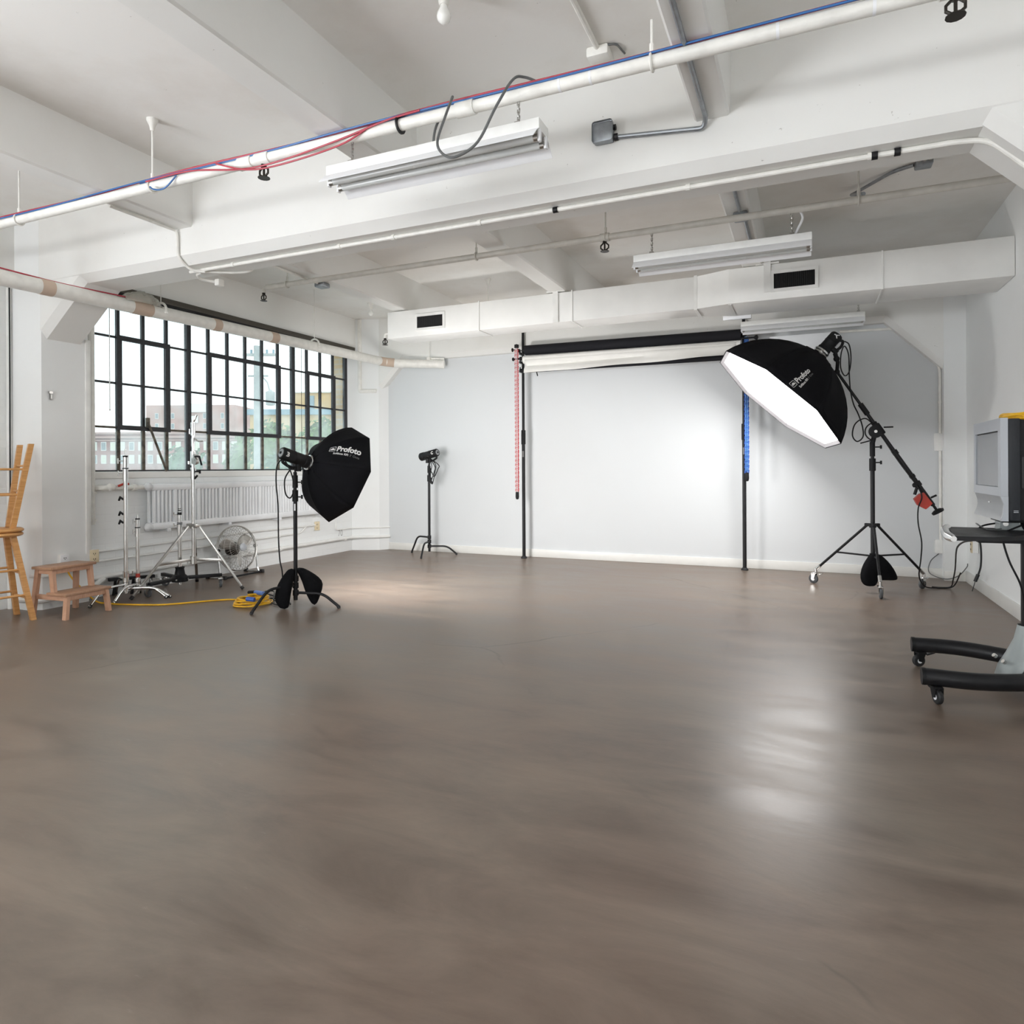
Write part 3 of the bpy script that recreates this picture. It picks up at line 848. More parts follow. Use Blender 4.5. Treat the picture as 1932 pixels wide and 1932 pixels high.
# --- radiator
t = thing('radiator', 'long white cast iron column radiator under the steel window', 'radiator', (-6.13, 6.05, .58))
mb = MB()
yy = 4.74
k = 0
while yy < 7.42:
    wd = .0275 if k % 6 == 5 else .0185
    for xo in (-6.165, -6.095):
        mb.tube([(xo, yy, .66), (xo, yy, .68), (xo, yy, 1.0), (xo, yy, 1.02)], [wd * .7, wd, wd, wd * .7], 8)
    yy += .046 if k % 6 < 4 else .056
    k += 1
mb.build('column_sections', RADI, t)
MB().bx(-6.185, -6.07, 4.70, 7.44, 1.0, 1.07, .02).build('top_header', RADI, t)
MB().bx(-6.185, -6.07, 4.70, 7.44, .60, .675, .02).build('bottom_header', RADI, t)
for z in (1.045, .635): MB().ball((-6.10, 4.685, z), .042, 14).build('end_plug', RADI, t)
for y in (4.9, 5.7, 6.5, 7.3): MB().bx(-6.2, -6.07, y - .02, y + .02, .575, .605, .004).build('bracket', RADI, t)
t = thing('radiator_valve', 'white steam pipe with a red levered valve left of the radiator', 'valve', (-6.15, 4.4, 1.04))
MB().tube([(-6.13, 4.66, 1.04), (-6.13, 4.45, 1.04)], .022, 12).tube(fillet([(-6.13, 4.45, 1.04), (-6.13, 4.22, 1.045), (-6.24, 4.2, 1.045)], .03), .026, 12).build('pipe', PIPEW, t)
MB().ball((-6.12, 4.30, 1.05), .042, 12).cyl((-6.13, 4.53, 1.04), (-6.13, 4.57, 1.04), .034, n=8).build('body', PIPEW, t)
MB().tube([(-6.10, 4.36, 1.06), (-6.085, 4.40, 1.078), (-6.08, 4.455, 1.078)], .011, 8).build('lever', REDP, t)

# graffito on the low wall
def text_mesh(body, size, bold=0.0):
    cu = bpy.data.curves.new('tmp', 'FONT')
    cu.body = body
    cu.size = size
    cu.offset = bold
    cu.resolution_u = 3
    ob = bpy.data.objects.new('tmp', cu)
    COL.objects.link(ob)
    dg = bpy.context.evaluated_depsgraph_get()
    me = bpy.data.meshes.new_from_object(ob.evaluated_get(dg))
    vs = [v.co.copy() for v in me.vertices]
    fs = [tuple(p.vertices) for p in me.polygons]
    bpy.data.objects.remove(ob); bpy.data.curves.remove(cu); bpy.data.meshes.remove(me)
    return vs, fs
vs, fs = text_mesh('70', .13)
struct('lettering', MB().add([V(-6.2195, 7.80 + v.x * .85, .235 + v.y) for v in vs], fs), PENC, wall_left, 0)
# --- air duct
t = thing('air_duct', 'long white sheet metal air duct hung in front of the back wall', 'duct', (-1.5, 6.75, 2.73))
zb, zt = 2.735, 3.046
MB().bx(-4.50, -.96, 6.565, 6.90, zb, zt, .006).build('left_section', DUCT, t)
MB().bx(-.66, XR - .003, 6.47, 7.02, zb - .005, zt + .006, .006).build('right_section', DUCT, t)
def ringq(x, y0, y1, z0, z1): return [V(x, y0, z0), V(x, y1, z0), V(x, y1, z1), V(x, y0, z1)]
MB().add(ringq(-.965, 6.566, 6.90, zb, zt) + ringq(-.655, 6.47, 7.02, zb - .005, zt + .006), [(0, 1, 5, 4), (1, 2, 6, 5), (2, 3, 7, 6), (3, 0, 4, 7), (0, 3, 2, 1), (4, 5, 6, 7)]).build('transition', DUCT, t)
def band(x, y0, y1, wd=.02):
    e = .005
    return MB().bx(x - wd / 2, x + wd / 2, y0 - e, y1 + e, zb - .005 - e, zb - .003).bx(x - wd / 2, x + wd / 2, y0 - e - .001, y0 + .002, zb - .006, zt + .008).bx(x - wd / 2, x + wd / 2, y0 - e, y1 + e, zt + .004, zt + .010)
for x in (-3.30, -2.22): band(x, 6.562, 6.90, .012).build('seam', DUCT, t)
for x in (-.97, -.65): band(x, 6.50 if x > -.8 else 6.566, 6.95, .03).build('seam', WHT, t)
band(.60, 6.467, 7.02, .014).build('seam', DUCT, t)
for x in (-2.40, -.32):
    y0 = 6.555 if x < -1 else 6.46
    MB().bx(x - .03, x + .03, y0 - .004, y0 + .006, 2.80 if x > -1 else zb, 3.10).bx(x - .10, x + .10, y0 - .002, y0 + .05, 3.055, 3.068).build('strap', WHT, t)
for x0, x1, y0, z0, z1 in ((-4.09, -3.755, 6.565, 2.825, 2.955), (-.265, .075, 6.47, 2.825, 2.96)):
    f = MB()
    b_ = .028
    f.frame('y', y0 - .012, y0 + .002, x0 - b_, x1 + b_, z0 - b_, z1 + b_, b_, b_, b_, b_)
    g = f.build('vent_frame', WHT, t)
    MB().bx(x0, x1, y0 - .003, y0 + .004, z0, z1).build('opening', DARK, g)
    s_ = MB()
    n_ = 20
    for i in range(n_):
        x = x0 + (i + .5) * (x1 - x0) / n_
        s_.box((x, y0 - .006, (z0 + z1) / 2), (.0035, .010, z1 - z0), Matrix.Rotation(.5, 3, 'Z'))
    s_.build('vent_slats', BLK2, g)

# --- fluorescent fixtures, built once around the origin (length along x, top of housing at z = 0)
def fluorescent(label, hang, cord, cx=.49):
    t_ = thing('fluorescent_fixture', label, 'fluorescent light', (0, 0, 0), 'hanging fluorescent fixtures')
    L = .62
    MB().bx(-L, L, -.062, .062, -.055, 0, .006).build('housing', WHT, t_)
    for s_ in (-1, 1):
        prof = [(s_ * .058, -.050), (s_ * .078, -.064), (s_ * .124, -.110), (s_ * .126, -.115), (s_ * .122, -.113), (s_ * .076, -.068), (s_ * .058, -.055)]
        MB().prism([(-L + .005, y, z) for y, z in prof], (2 * L - .01, 0, 0)).build('reflector', WHT2, t_)
        MB().lathe([(0, .004), (.01, .016), (.02, .0175), (2 * L - .06, .0175), (2 * L - .05, .016), (2 * L - .04, .004)], (-L + .02, s_ * .040, -.086), (1, 0, 0), 14).build('lamp_tube', TUBE, t_)
        for e in (-1, 1):
            MB().cyl((e * (L - .012), s_ * .040, -.086), (e * (L - .035), s_ * .040, -.086), .0178, n=14).build('lamp_cap', STEEL, t_)
            MB().bx(e * L - e * .014, e * L, s_ * .040 - .012, s_ * .040 + .012, -.108, -.05, .003).build('lamp_holder', WHT2, t_)
    for e in (-1, 1):
        x = e * cx
        mb = MB().box((x, 0, .012), (.03, .05, .025), None, .004)
        z = .03
        i = 0
        while z < hang:
            mb.link((x, 0, z), (0, 0, 1), (1, 0, 0) if i % 2 else (0, 1, 0), .026, .0028, 8, 5)
            z += .018
            i += 1
        mb.build('chain', STEEL, t_)
    if cord:
        MB().tube(spline(cord[0]), cord[1], 8).build('power_cord', cord[2], t_)
    return t_
f1 = fluorescent('open fluorescent fixture hanging by chains from the near sprinkler pipe, dark cord looped over it', .125,
    ([(-.02, .05, .0), (-.01, .06, .12), (.03, .06, .19), (.10, .02, .215), (.155, -.05, .20), (.165, -.14, .06), (.155, -.20, -.09), (.20, -.215, -.165), (.27, -.215, -.185), (.37, -.20, -.13), (.45, -.17, .03), (.495, -.08, .19), (.53, -.02, .225), (.60, .02, .20)], .0065, GCABLE))
f1.location = (-1.753, 2.95, 2.855)
f2 = fluorescent('open fluorescent fixture hanging from the far greyish pipe, above the air duct vent', .165,
    ([(.50, .02, 0), (.53, .03, .06), (.56, .03, .13), (.54, .02, .18), (.50, .0, .20)], .008, WHT2))
f2.location = (-.578, 5.05, 2.825)
f3 = fluorescent('open fluorescent fixture below the air duct, over the lit softbox', .58, None, .56)
f3.location = (-.05, 7.92, 2.84)
f1.rotation_euler = f2.rotation_euler = (0, 0, 0)

# --- rolls, poles and chains of the backdrop
def autopole(x, y, label, chain_side):
    t_ = thing('backdrop_pole', label, 'pole', (x, y, 0), 'backdrop poles at the back wall')
    MB().cyl((x, y, .02), (x, y, 1.62), .0225, n=16).build('lower_tube', BLK, t_)
    MB().cyl((x, y, 1.60), (x, y, 3.40), .018, n=16).build('upper_tube', BLK, t_)
    MB().cyl((x, y, 1.53), (x, y, 1.72), .029, n=16).box((x, y - .03, 1.60), (.03, .03, .14), None, .005).build('clamp', BLK2, t_)
    MB().lathe([(0, .042), (.012, .042), (.03, .026)], (x, y, 0), (0, 0, 1), 16).build('foot', RUB, t_)
    MB().lathe([(0, .042), (.012, .042), (.03, .022)], (x, y, 3.44), (0, 0, -1), 16).build('top_pad', RUB, t_)
    mb = MB()
    for z in (2.755, 2.64, 2.52):
        mb.box((x, y - .055, z - .02), (.03, .10, .03), None, .004).cyl((x, y - .10, z - .03), (x, y - .10, z + .035), .008, n=8)
    mb.build('hook_bracket', BLK, t_)
    MB().bx(x - .012, x + .014, y - .0245, y - .020, 1.36, 1.44).build('sticker', INKG, t_)
    return t_
PY = 8.25
autopole(-3.487, PY, 'black backdrop pole left of the seamless paper rolls', -1)
autopole(-.672, PY, 'black backdrop pole partly hidden behind the lit softbox', 1)
t = thing('paper_roll', 'black seamless paper roll hung highest between the two backdrop poles', 'paper roll', (-2.0, 8.15, 2.7))
MB().lathe([(0, .004), (0, .064), (2.72, .064), (2.72, .004)], (-3.41, 8.15, 2.772), (1, 0, -.008), 28).build('paper', PAPB, t)
MB().lathe([(0, .006), (.02, .018), (.05, .018), (.05, .006), (.075, .006), (.08, .022), (.10, .024), (.105, .004)], (-3.41, 8.15, 2.772), (-1, 0, 0), 14).build('core_plug', BLK2, t)
MB().cyl((-.69, 8.15, 2.75), (-.63, 8.15, 2.75), .018, n=12).build('core_plug', BLK2, t)
t = thing('paper_roll', 'white seamless paper roll just below the black roll', 'paper roll', (-2.0, 8.15, 2.6))
MB().lathe([(0, .004), (0, .052), (2.74, .052), (2.74, .004)], (-3.435, 8.15, 2.648), (1, 0, -.004), 24).build('paper', PAPW, t)
# loose end of the white paper hanging below its roll with a wavy edge
mb = MB()
nu = 60
for layer in range(1):
    vs = []
    for i in range(nu + 1):
        u_ = i / nu
        x = -3.40 + 2.66 * u_
        dz = .045 * math.exp(-((u_ - .0) / .35) ** 2) + .012 * math.sin(9 * u_) * (1 - u_)
        edge = 2.462 + .058 * u_ ** 1.5 + .004 * math.sin(17 * u_)
        rows = [(8.10, 2.655), (8.095, 2.60), (8.115 + .02 * math.sin(6 * u_), 2.575 - dz * .3), (8.075, 2.535 - dz * .3), (8.06 + .012 * math.sin(11 * u_), edge), (8.085, edge + .008), (8.12, 2.54)]
        vs += [(x, y, z) for y, z in rows]
    R_ = 7
    mb.add(vs, [(i * R_ + j, (i + 1) * R_ + j, (i + 1) * R_ + j + 1, i * R_ + j + 1) for i in range(nu) for j in range(R_ - 1)])
o = mb.build('loose_end', PAPW, t, smooth=60)
o.modifiers.new('thickness', 'SOLIDIFY').thickness = .003
t = thing('paper_roll', 'lowest black paper roll peeking out beneath the loose white paper', 'paper roll', (-2.0, 8.17, 2.5))
MB().lathe([(0, .004), (0, .030), (2.72, .030), (2.72, .004)], (-3.42, 8.17, 2.508), (1, 0, -.004), 20).build('paper', PAPB, t)
MB().cyl((-3.42, 8.17, 2.508), (-3.50, 8.17, 2.52), .02, n=10).build('core_plug', BLK2, t)
MB().tube([(-3.25, 8.135, 2.49), (-3.23, 8.13, 2.42)], .007, 6).build('clip', BLK2, t)
def roll_chain(x, y, z0, z1, ma, mb_, label, knob):
    t_ = thing('roll_chain', label, 'chain', (x, y, z1), 'plastic roll chains on the backdrop poles')
    for dx in (-.0095, .0095):
        mb = MB()
        z, i = z0, 0
        while z > z1 + .05:
            mb.cur = i % 2
            mb.link((x + dx, y, z), (0, 0, 1), (1, 0, 0) if i % 2 else (0, 1, 0), .046, .0074 if mb.cur else .0056, 8, 5)
            z -= .028
            i += 1
        mb.build('strand', [ma, mb_], t_)
    MB().lathe([(0, .004), (.006, .022), (.07, .024), (.10, .018), (.105, .003)], (x, y, z1 + .06), (0, 0, -1), 14).build('weight', BLK2, t_)
    if knob:
        MB().lathe([(0, .02), (.012, .026), (.03, .01), (.05, .008), (.09, .01), (.115, .028), (.13, .026)], (x - .06, y, 2.66), (1, 0, 0), 14).build('chain_wheel', BLK2, t_)
        MB().lathe([(0, .004), (.01, .026), (.022, .026), (.03, .007), (.12, .007)], (x - .075, y, 2.785), (1, 0, 0), 14).build('chain_wheel', BRONZE, t_)
        MB().lathe([(0, .004), (.01, .030), (.05, .030), (.06, .004)], (x, y, 2.80), (0, 0, 1), 12).build('pulley', BLK2, t_)
    return t_
WHP = M('white_plastic', (0.78, 0.74, 0.74), 0.4)
REDP2 = M('red_plastic', (0.50, 0.025, 0.035), 0.4)
roll_chain(-3.525, 8.12, 2.80, .84, WHP, REDP2, 'red and white plastic chain hanging beside the left backdrop pole', True)
BLUP2 = M('bright_blue_plastic', (0.10, 0.27, 0.58), 0.4)
roll_chain(-.635, 8.16, 2.70, 1.09, BLUP2, BLUP, 'blue plastic chain hanging beside the right backdrop pole', False)
tag(MB().cyl((-.70, 8.12, 2.70), (-.52, 8.12, 2.70), .010, n=8).lathe([(0, .004), (.01, .028), (.03, .028), (.05, .010)], (-.50, 8.12, 2.70), (-1, 0, 0), 12).build('chain_wheel', BLK2), 'black chain wheel on the right end of the paper rolls', 'chain wheel')
tag(MB().bx(-.385, .27, 8.225, 8.245, 2.50, 2.712, .003).build('foam_board', WHT2), 'white foam board propped high behind the flash head of the large softbox', 'board')
tag(MB().bx(-.77, -.50, 7.03, 7.06, 2.70, 2.80, .003).build('foam_strip', WHT2), 'white strip tucked under the air duct beside the right backdrop pole', 'board')

# ---------------------------------------------------------------- strobe gear
def frame_of(c, a):
    a = V(a).normalized()
    h = V(0, 0, 1).cross(a).normalized()
    return V(c), a, h, a.cross(h)

def softbox(label, c, a, R, ro, D, r0, rec, strength, logo):
    """octagonal softbox: c rim centre, a firing direction, R rim radius, D depth to the speed ring."""
    c, a, h, w_ = frame_of(c, a)
    t_ = thing('softbox', label, 'softbox', c)
    nS, nU = 10, 6
    def rib(k, s_):
        """k may be fractional between ribs: straight cloth between bent rods."""
        k0 = math.floor(k); f = k - k0
        el = (math.cos(s_ * PI / 2), math.sin(s_ * PI / 2))
        q = .62
        r = r0 + (R - r0) * (q * el[0] + (1 - q) * (1 - s_))
        d = D * (q * el[1] + (1 - q) * s_)
        out = V(0, 0, 0)
        for kk, wt in ((k0, 1 - f), (k0 + 1, f)):
            an = ro + kk * PI / 4
            out += (h * math.cos(an) + w_ * math.sin(an)) * r * wt
        sag = 1 - .05 * (4 * f * (1 - f)) * math.sin(s_ * PI)
        return c + out * sag - a * d
    mb = MB()
    for k in range(8):
        vs = [rib(k + u / nU, s / nS) for s in range(nS + 1) for u in range(nU + 1)]
        mb.add(vs, [(s * (nU + 1) + u, s * (nU + 1) + u + 1, (s + 1) * (nU + 1) + u + 1, (s + 1) * (nU + 1) + u) for s in range(nS) for u in range(nU)])
    fab = mb.build('cloth', FAB, t_, smooth=25)
    fab.modifiers.new('thickness', 'SOLIDIFY').thickness = .004
    lip = MB()
    ou = [rib(k, 0) for k in range(8)]
    inn = [c + (p - c) * .950 - a * rec for p in ou]
    mid = [c + (p - c) * .992 - a * .004 for p in ou]
    lip.add(mid + inn, [(i, (i + 1) % 8, (i + 1) % 8 + 8, i + 8) for i in range(8)])
    o_ = lip.build('lip', M('grey_lip_cloth', (0.30, 0.29, 0.30), 0.7), t_, smooth=0)
    o_.modifiers.new('thickness', 'SOLIDIFY').thickness = .004
    ctr = c - a * rec * 1.3
    MB().add([ctr] + inn, [(0, i + 1, (i + 1) % 8 + 1) for i in range(8)]).build('diffuser', glow('lit_diffuser_' + str(int(R * 100)), (1.0, 0.985, 0.97), strength), t_, smooth=0)
    MB().lathe([(0, r0), (.012, r0 + .006), (.03, r0 - .004), (.035, r0 - .02)], c - a * (D - .004), -a, 24).build('speed_ring', STEEL, t_)
    sl = MB()
    for k in range(8):
        p = rib(k, .97)
        sl.tube([rib(k, .90), p, p + (p - rib(k, .90)) * .5], .006, 6)
    sl.build('rod_sleeve', FAB, t_)
    # printed maker's mark, laid onto one cloth panel: kc rib position, s0 height on the panel, rot, size
    kc, s0, rot, size = logo
    P0 = rib(kc, s0)
    eu = (rib(kc + .02, s0) - rib(kc - .02, s0)); ev = (rib(kc, s0 - .02) - rib(kc, s0 + .02))
    lu, lv = eu.length / .04, ev.length / .04
    nn = eu.cross(ev).normalized()
    if nn.dot(P0 - (c - a * D * .4)) < 0: nn = -nn
    cr_, sr_ = math.cos(rot), math.sin(rot)
    def place(x, y):
        X_, Y_ = x * cr_ - y * sr_, x * sr_ + y * cr_
        return rib(kc + X_ / lu, s0 - Y_ / lv) + nn * .006
    def put(nm, vs, fs, x0, y0, mat):
        MB().add([place(v[0] + x0, v[1] + y0) for v in vs], fs).build(nm, mat, t_, smooth=0)
    vs, fs = text_mesh('Profoto', size, size * .035)
    wd = max(v.x for v in vs)
    put('logo_word', vs, fs, -wd * .42, 0, INK)
    vs, fs = text_mesh('Softbox RFi', size * .42, size * .012)
    w2 = max(v.x for v in vs)
    put('logo_word', vs, fs, -wd * .42 - size * .30, -size * .55, INK)
    vs, fs = text_mesh("5' Octa" if R > .6 else "3' Octa", size * .42)
    put('logo_word', vs, fs, -wd * .42 - size * .15 + w2, -size * .55, INKG)
    # emblem: rounded frame with a dome in it
    ex, ey, ew, eh = -wd * .42 - size * 1.02, -.02 * size, size * .86, size * .72
    def rr(x0, y0, x1, y1, r):
        out = []
        for (cx_, cy_, a0) in ((x1 - r, y1 - r, 0), (x0 + r, y1 - r, PI / 2), (x0 + r, y0 + r, PI), (x1 - r, y0 + r, 1.5 * PI)):
            out += [(cx_ + r * math.cos(a0 + PI / 8 * i), cy_ + r * math.sin(a0 + PI / 8 * i)) for i in range(5)]
        return out
    o1, i1 = rr(ex, ey, ex + ew, ey + eh, size * .12), rr(ex + size * .05, ey + size * .05, ex + ew - size * .05, ey + eh - size * .05, size * .09)
    n_ = len(o1)
    put('emblem', [V(*p, 0) for p in o1 + i1], [(i, (i + 1) % n_, n_ + (i + 1) % n_, n_ + i) for i in range(n_)], 0, 0, INK)
    dm = [V(ex + ew / 2 + ew * .36 * math.cos(PI * i / 14), ey + eh * .30 + eh * .42 * math.sin(PI * i / 14), 0) for i in range(15)]
    put('emblem', dm, [tuple(range(15))], 0, 0, INK)
    return t_

def strobe(label, rear, front, letter, side, down=(0, 0, -1), ring=True, r=.056):
    rear, front = V(rear), V(front)
    a = (front - rear).normalized()
    L = (front - rear).length
    t_ = thing('flash_head', label, 'flash head', rear)
    MB().lathe([(0, r * .86), (.012, r), (L * .42, r), (L * .44, r * 1.04), (L * .47, r * .98), (L * .8, r * .98), (L * .82, r * 1.06), (L, r * 1.06)], rear, a, 24).build('body', BLK2, t_)
    MB().lathe([(0, r * .62), (.004, r * .70), (.008, r * .2)], rear - a * .003, a, 20).build('rear_panel', SILV2, t_)
    MB().lathe([(0, .012), (.010, .012)], rear - a * .012, a, 10).build('dial', BLK, t_)
    d = V(down).normalized()
    q = rear + a * L * .62
    MB().tube([q + d * r * .7, q + d * (r + .055)], .026, 10).build('mount', BLK2, t_)
    MB().tube(fillet([q + d * (r + .03), rear + a * L * .3 + d * (r + .045), rear + a * .01 + d * (r + .02), rear + a * .03 + d * r * .8], .04), .014, 8).build('handle', BLK2, t_)
    if ring:
        MB().lathe([(0, r * 1.08), (.006, r * 1.28), (.022, r * 1.28), (.03, r * 1.1)], front - a * .01, a, 24).build('mount_ring', CHR, t_)
    if letter:
        s_ = V(side).normalized()
        u_ = a
        v_ = s_.cross(u_) if True else d
        if v_.dot(d) > 0: v_ = -v_
        if u_.cross(v_).dot(s_) < 0: u_ = -u_
        vs, fs = text_mesh(letter, r * 1.0, .002)
        o0 = rear + a * L * .2 + s_ * (r + .003)
        MB().add([o0 + u_ * (v.x - r * .3) + v_ * (v.y - r * .35) - s_ * ((v.y - r * .35) ** 2 / (2 * r)) for v in vs], fs).build('letter', INK, t_, smooth=0)
    return t_

def t_knob(mb, p, d, r=.008, L=.035, w=.035):
    d = V(d).normalized()
    q = V(p) + d * L
    mb.cyl(p, q, r * .7, n=8)
    s_ = d.cross(V(0, 0, 1)).normalized()
    mb.tube([q - V(0, 0, w / 2), q + V(0, 0, w / 2)], r, 8)
    return mb

def turtle(root, c, angs, hs, r, mat, Rin=.24, Rout=.40, foot=RUB, rise=0.0):
    """the three sprung legs of a century stand, each at its own height on the riser."""
    for an, hz in zip(angs, hs):
        d = V(math.cos(an), math.sin(an), 0)
        c0 = V(c.x, c.y, 0)
        P_ = fillet([c0 + d * .02 + V(0, 0, hz), c0 + d * Rin + V(0, 0, hz + rise), c0 + d * Rout + V(0, 0, .012)], .07, 7)
        g = MB().tube(P_, r, 12).build('leg', mat, root)
        MB().cyl(P_[-1] - (P_[-1] - P_[-3]).normalized() * .02, P_[-1] + V(0, 0, -.011), r * 1.15, n=10).build('foot', foot, g)
        MB().cyl(c0 + V(0, 0, hz - .024), c0 + V(0, 0, hz + .024), r * 2.1, n=12).build('collar', mat, root)

def caster(root, p, h, dirv, mat_f=CHR, mat_w=WHEEL, r=.042, brake=True, mat_h=None):
    """swivel caster: wheel touching the floor under p (p at mounting height h)."""
    p = V(p[0], p[1], 0)
    d = V(dirv[0], dirv[1], 0).normalized()
    s_ = V(-d.y, d.x, 0)
    hub = p + d * .025 + V(0, 0, r)
    mb = MB().cyl(p + V(0, 0, h), p + V(0, 0, r * 2 + .018), .016, n=10)
    mb.box(p + d * .012 + V(0, 0, r * 2 + .010), (.05, .045, .012), Matrix((d, s_, V(0, 0, 1))).transposed(), .003)
    for e in (-1, 1):
        mb.prism([p + s_ * e * .018 + d * -.008 + V(0, 0, r * 2 + .012), p + s_ * e * .018 + d * .04 + V(0, 0, r * 2 + .012), hub + s_ * e * .018 + d * .012, hub + s_ * e * .018 - d * .012 + V(0, 0, -.008)], s_ * e * .004)
    if brake: mb.box(p - d * .045 + V(0, 0, r * 2 + .004), (.05, .03, .006), Matrix((d, s_, V(0, 0, 1))).transposed() @ Matrix.Rotation(.25, 3, 'Y'), .002)
    g = mb.build('caster', mat_f, root)
    MB().lathe([(-.014, .004), (-.014, r * .55), (-.012, r * .9), (-.008, r), (.008, r), (.012, r * .9), (.014, r * .55), (.014, .004)], hub, s_, 24).build('wheel', mat_w, g)
    MB().lathe([(-.0155, .004), (-.0155, r * .42), (.0155, r * .42), (.0155, .004)], hub, s_, 16).build('hub', mat_h or mat_f, g)
    return g

def sandbag(name, label, top, half, mat=BAG):
    """two filled pouches hanging either side of a leg: each half = list of (centre, radius x, radius y) rings from top to bottom."""
    t_ = thing(name, label, 'sandbag', top)
    for rings in half:
        n_ = 16
        vs, fs = [], []
        for (cx_, cy_, cz_, rx_, ry_, an) in rings:
            for k in range(n_):
                q = 2 * PI * k / n_
                # squarish pouch section
                x, y = math.copysign(abs(math.cos(q)) ** .75, math.cos(q)) * rx_, math.copysign(abs(math.sin(q)) ** .75, math.sin(q)) * ry_
                vs.append((cx_ + x * math.cos(an) - y * math.sin(an) + random.uniform(-.003, .003), cy_ + x * math.sin(an) + y * math.cos(an) + random.uniform(-.003, .003), cz_))
        for i in range(len(rings) - 1):
            for k in range(n_):
                fs.append((i * n_ + k, i * n_ + (k + 1) % n_, (i + 1) * n_ + (k + 1) % n_, (i + 1) * n_ + k))
        fs += [tuple(range(n_)), tuple((len(rings) - 1) * n_ + k for k in range(n_))]
        o_ = MB().add(vs, fs).build('pouch', mat, t_, smooth=70)
        sb = o_.modifiers.new('soft', 'SUBSURF'); sb.levels = sb.render_levels = 1
    return t_
# ================================================================ the small softbox on its century stand
t = thing('light_stand', 'black century stand carrying the small unlit-looking softbox in front of the window wall', 'light stand', (-4.14, 4.61, 0))
c = V(-4.14, 4.61, 0)
MB().cyl((c.x, c.y, .06), (c.x, c.y, .98), .0175, n=16).cyl((c.x, c.y, .9), (c.x, c.y, 1.17), .0135, n=14).build('riser', BLK, t)
mb = MB().cyl((c.x, c.y, .93), (c.x, c.y, 1.03), .025, n=14).cyl((c.x, c.y, 1.05), (c.x, c.y, 1.16), .023, n=14)
mb.cyl((c.x, c.y, 1.16), (c.x, c.y, 1.19), .016, n=12).cyl((c.x, c.y, 1.19), (c.x, c.y, 1.24), .008, n=10)
mb.build('collar', BLK2, t)
for z in (.97, 1.10): t_knob(MB(), (c.x + .022, c.y + .01, z), (.916, .4, 0)).build('knob', BLK2, t)
MB().bx(c.x + .004, c.x + .018, c.y - .0195, c.y - .016, .85, .91).build('sticker', WHT2, t)
turtle(t, c, [math.radians(-107), math.radians(12.5), math.radians(133)], [.19, .125, .25], .0125, BLK, .26, .415)
sandbag('sandbag', 'black sandbag straddling the legs of the small softbox stand', (-4.12, 4.60, 0), [
    [(-4.145, 4.565, .345, .022, .03, .41), (-4.15, 4.545, .30, .045, .04, .41), (-4.17, 4.515, .22, .062, .05, .41), (-4.185, 4.50, .13, .070, .055, .41), (-4.18, 4.49, .06, .058, .05, .41), (-4.15, 4.485, .002, .034, .032, .41)],
    [(-4.12, 4.63, .345, .03, .03, .41), (-4.10, 4.66, .31, .055, .045, .41), (-4.055, 4.70, .25, .085, .055, .41), (-4.03, 4.715, .19, .095, .055, .41), (-4.03, 4.715, .10, .065, .05, .41), (-4.02, 4.715, .002, .018, .025, .41)]])
softbox('small black octagonal softbox seen from behind, logo on its cloth, in front of the window', (-4.003, 5.062, 1.168), (.294, .907, -.303), .465, 1.527, .34, .06, .03, SOFT_LEFT, (1.42, .40, math.radians(74), .071))
strobe('black flash head with a letter B behind the small softbox', (-4.188, 4.491, 1.359), (-4.106, 4.745, 1.274), 'B', (.80, -.55, .05))
tag(MB().tube(spline([(-4.195, 4.50, 1.30), (-4.225, 4.48, 1.24), (-4.235, 4.48, 1.10), (-4.215, 4.48, .90), (-4.22, 4.49, .60), (-4.215, 4.50, .42), (-4.19, 4.50, .32), (-4.22, 4.54, .16), (-4.23, 4.56, .012), (-4.40, 4.68, .010), (-4.62, 4.86, .012), (-4.80, 4.93, .014), (-4.86, 4.99, .02), (-4.80, 5.03, .02), (-4.70, 4.94, .018), (-4.52, 4.74, .014), (-4.40, 4.66, .018), (-4.30, 4.60, .012), (-4.20, 4.55, .01)]), .006, 8)
    .tube(spline([(-4.17, 4.52, 1.29), (-4.12, 4.54, 1.18), (-4.10, 4.55, 1.05), (-4.13, 4.54, .965), (-4.175, 4.53, 1.0), (-4.185, 4.53, 1.12), (-4.16, 4.56, 1.20), (-4.14, 4.60, 1.24)]), .006, 8)
    .tube(spline([(-4.23, 4.55, .012), (-4.36, 4.58, .012), (-4.48, 4.66, .012), (-4.58, 4.76, .012), (-4.46, 4.80, .014), (-4.30, 4.70, .014), (-4.22, 4.63, .012)]), .006, 8)
    .build('power_cord', CABLE), 'black cord hanging from the flash head of the small softbox to the floor', 'cord')

# ================================================================ bare head on a stand at the back wall
c = V(-4.845, 8.06, 0)
t = thing('light_stand', 'black century stand with a bare flash head against the back wall', 'light stand', c)
MB().cyl((c.x, c.y, .05), (c.x, c.y, 1.10), .0175, n=14).cyl((c.x, c.y, 1.0), (c.x, c.y, 1.27), .0135, n=12).build('riser', BLK, t)
MB().cyl((c.x, c.y, 1.03), (c.x, c.y, 1.12), .026, n=12).cyl((c.x, c.y, 1.15), (c.x, c.y, 1.25), .022, n=12).cyl((c.x, c.y, 1.25), (c.x, c.y, 1.36), .009, n=10).build('collar', BLK2, t)
for z in (1.07, 1.20): t_knob(MB(), (c.x + .02, c.y - .01, z), (.8, -.5, 0)).build('knob', BLK2, t)
turtle(t, c, [math.atan2(.119, -.364), math.atan2(-.36, .091), math.atan2(.151, .354)], [.25, .19, .125], .0125, BLK, .25, .385)
strobe('black bare flash head pointing left at the back wall', (-4.69, 8.03, 1.435), (-4.98, 8.08, 1.375), 'C', (-.15, -1, .1), ring=False, r=.055)
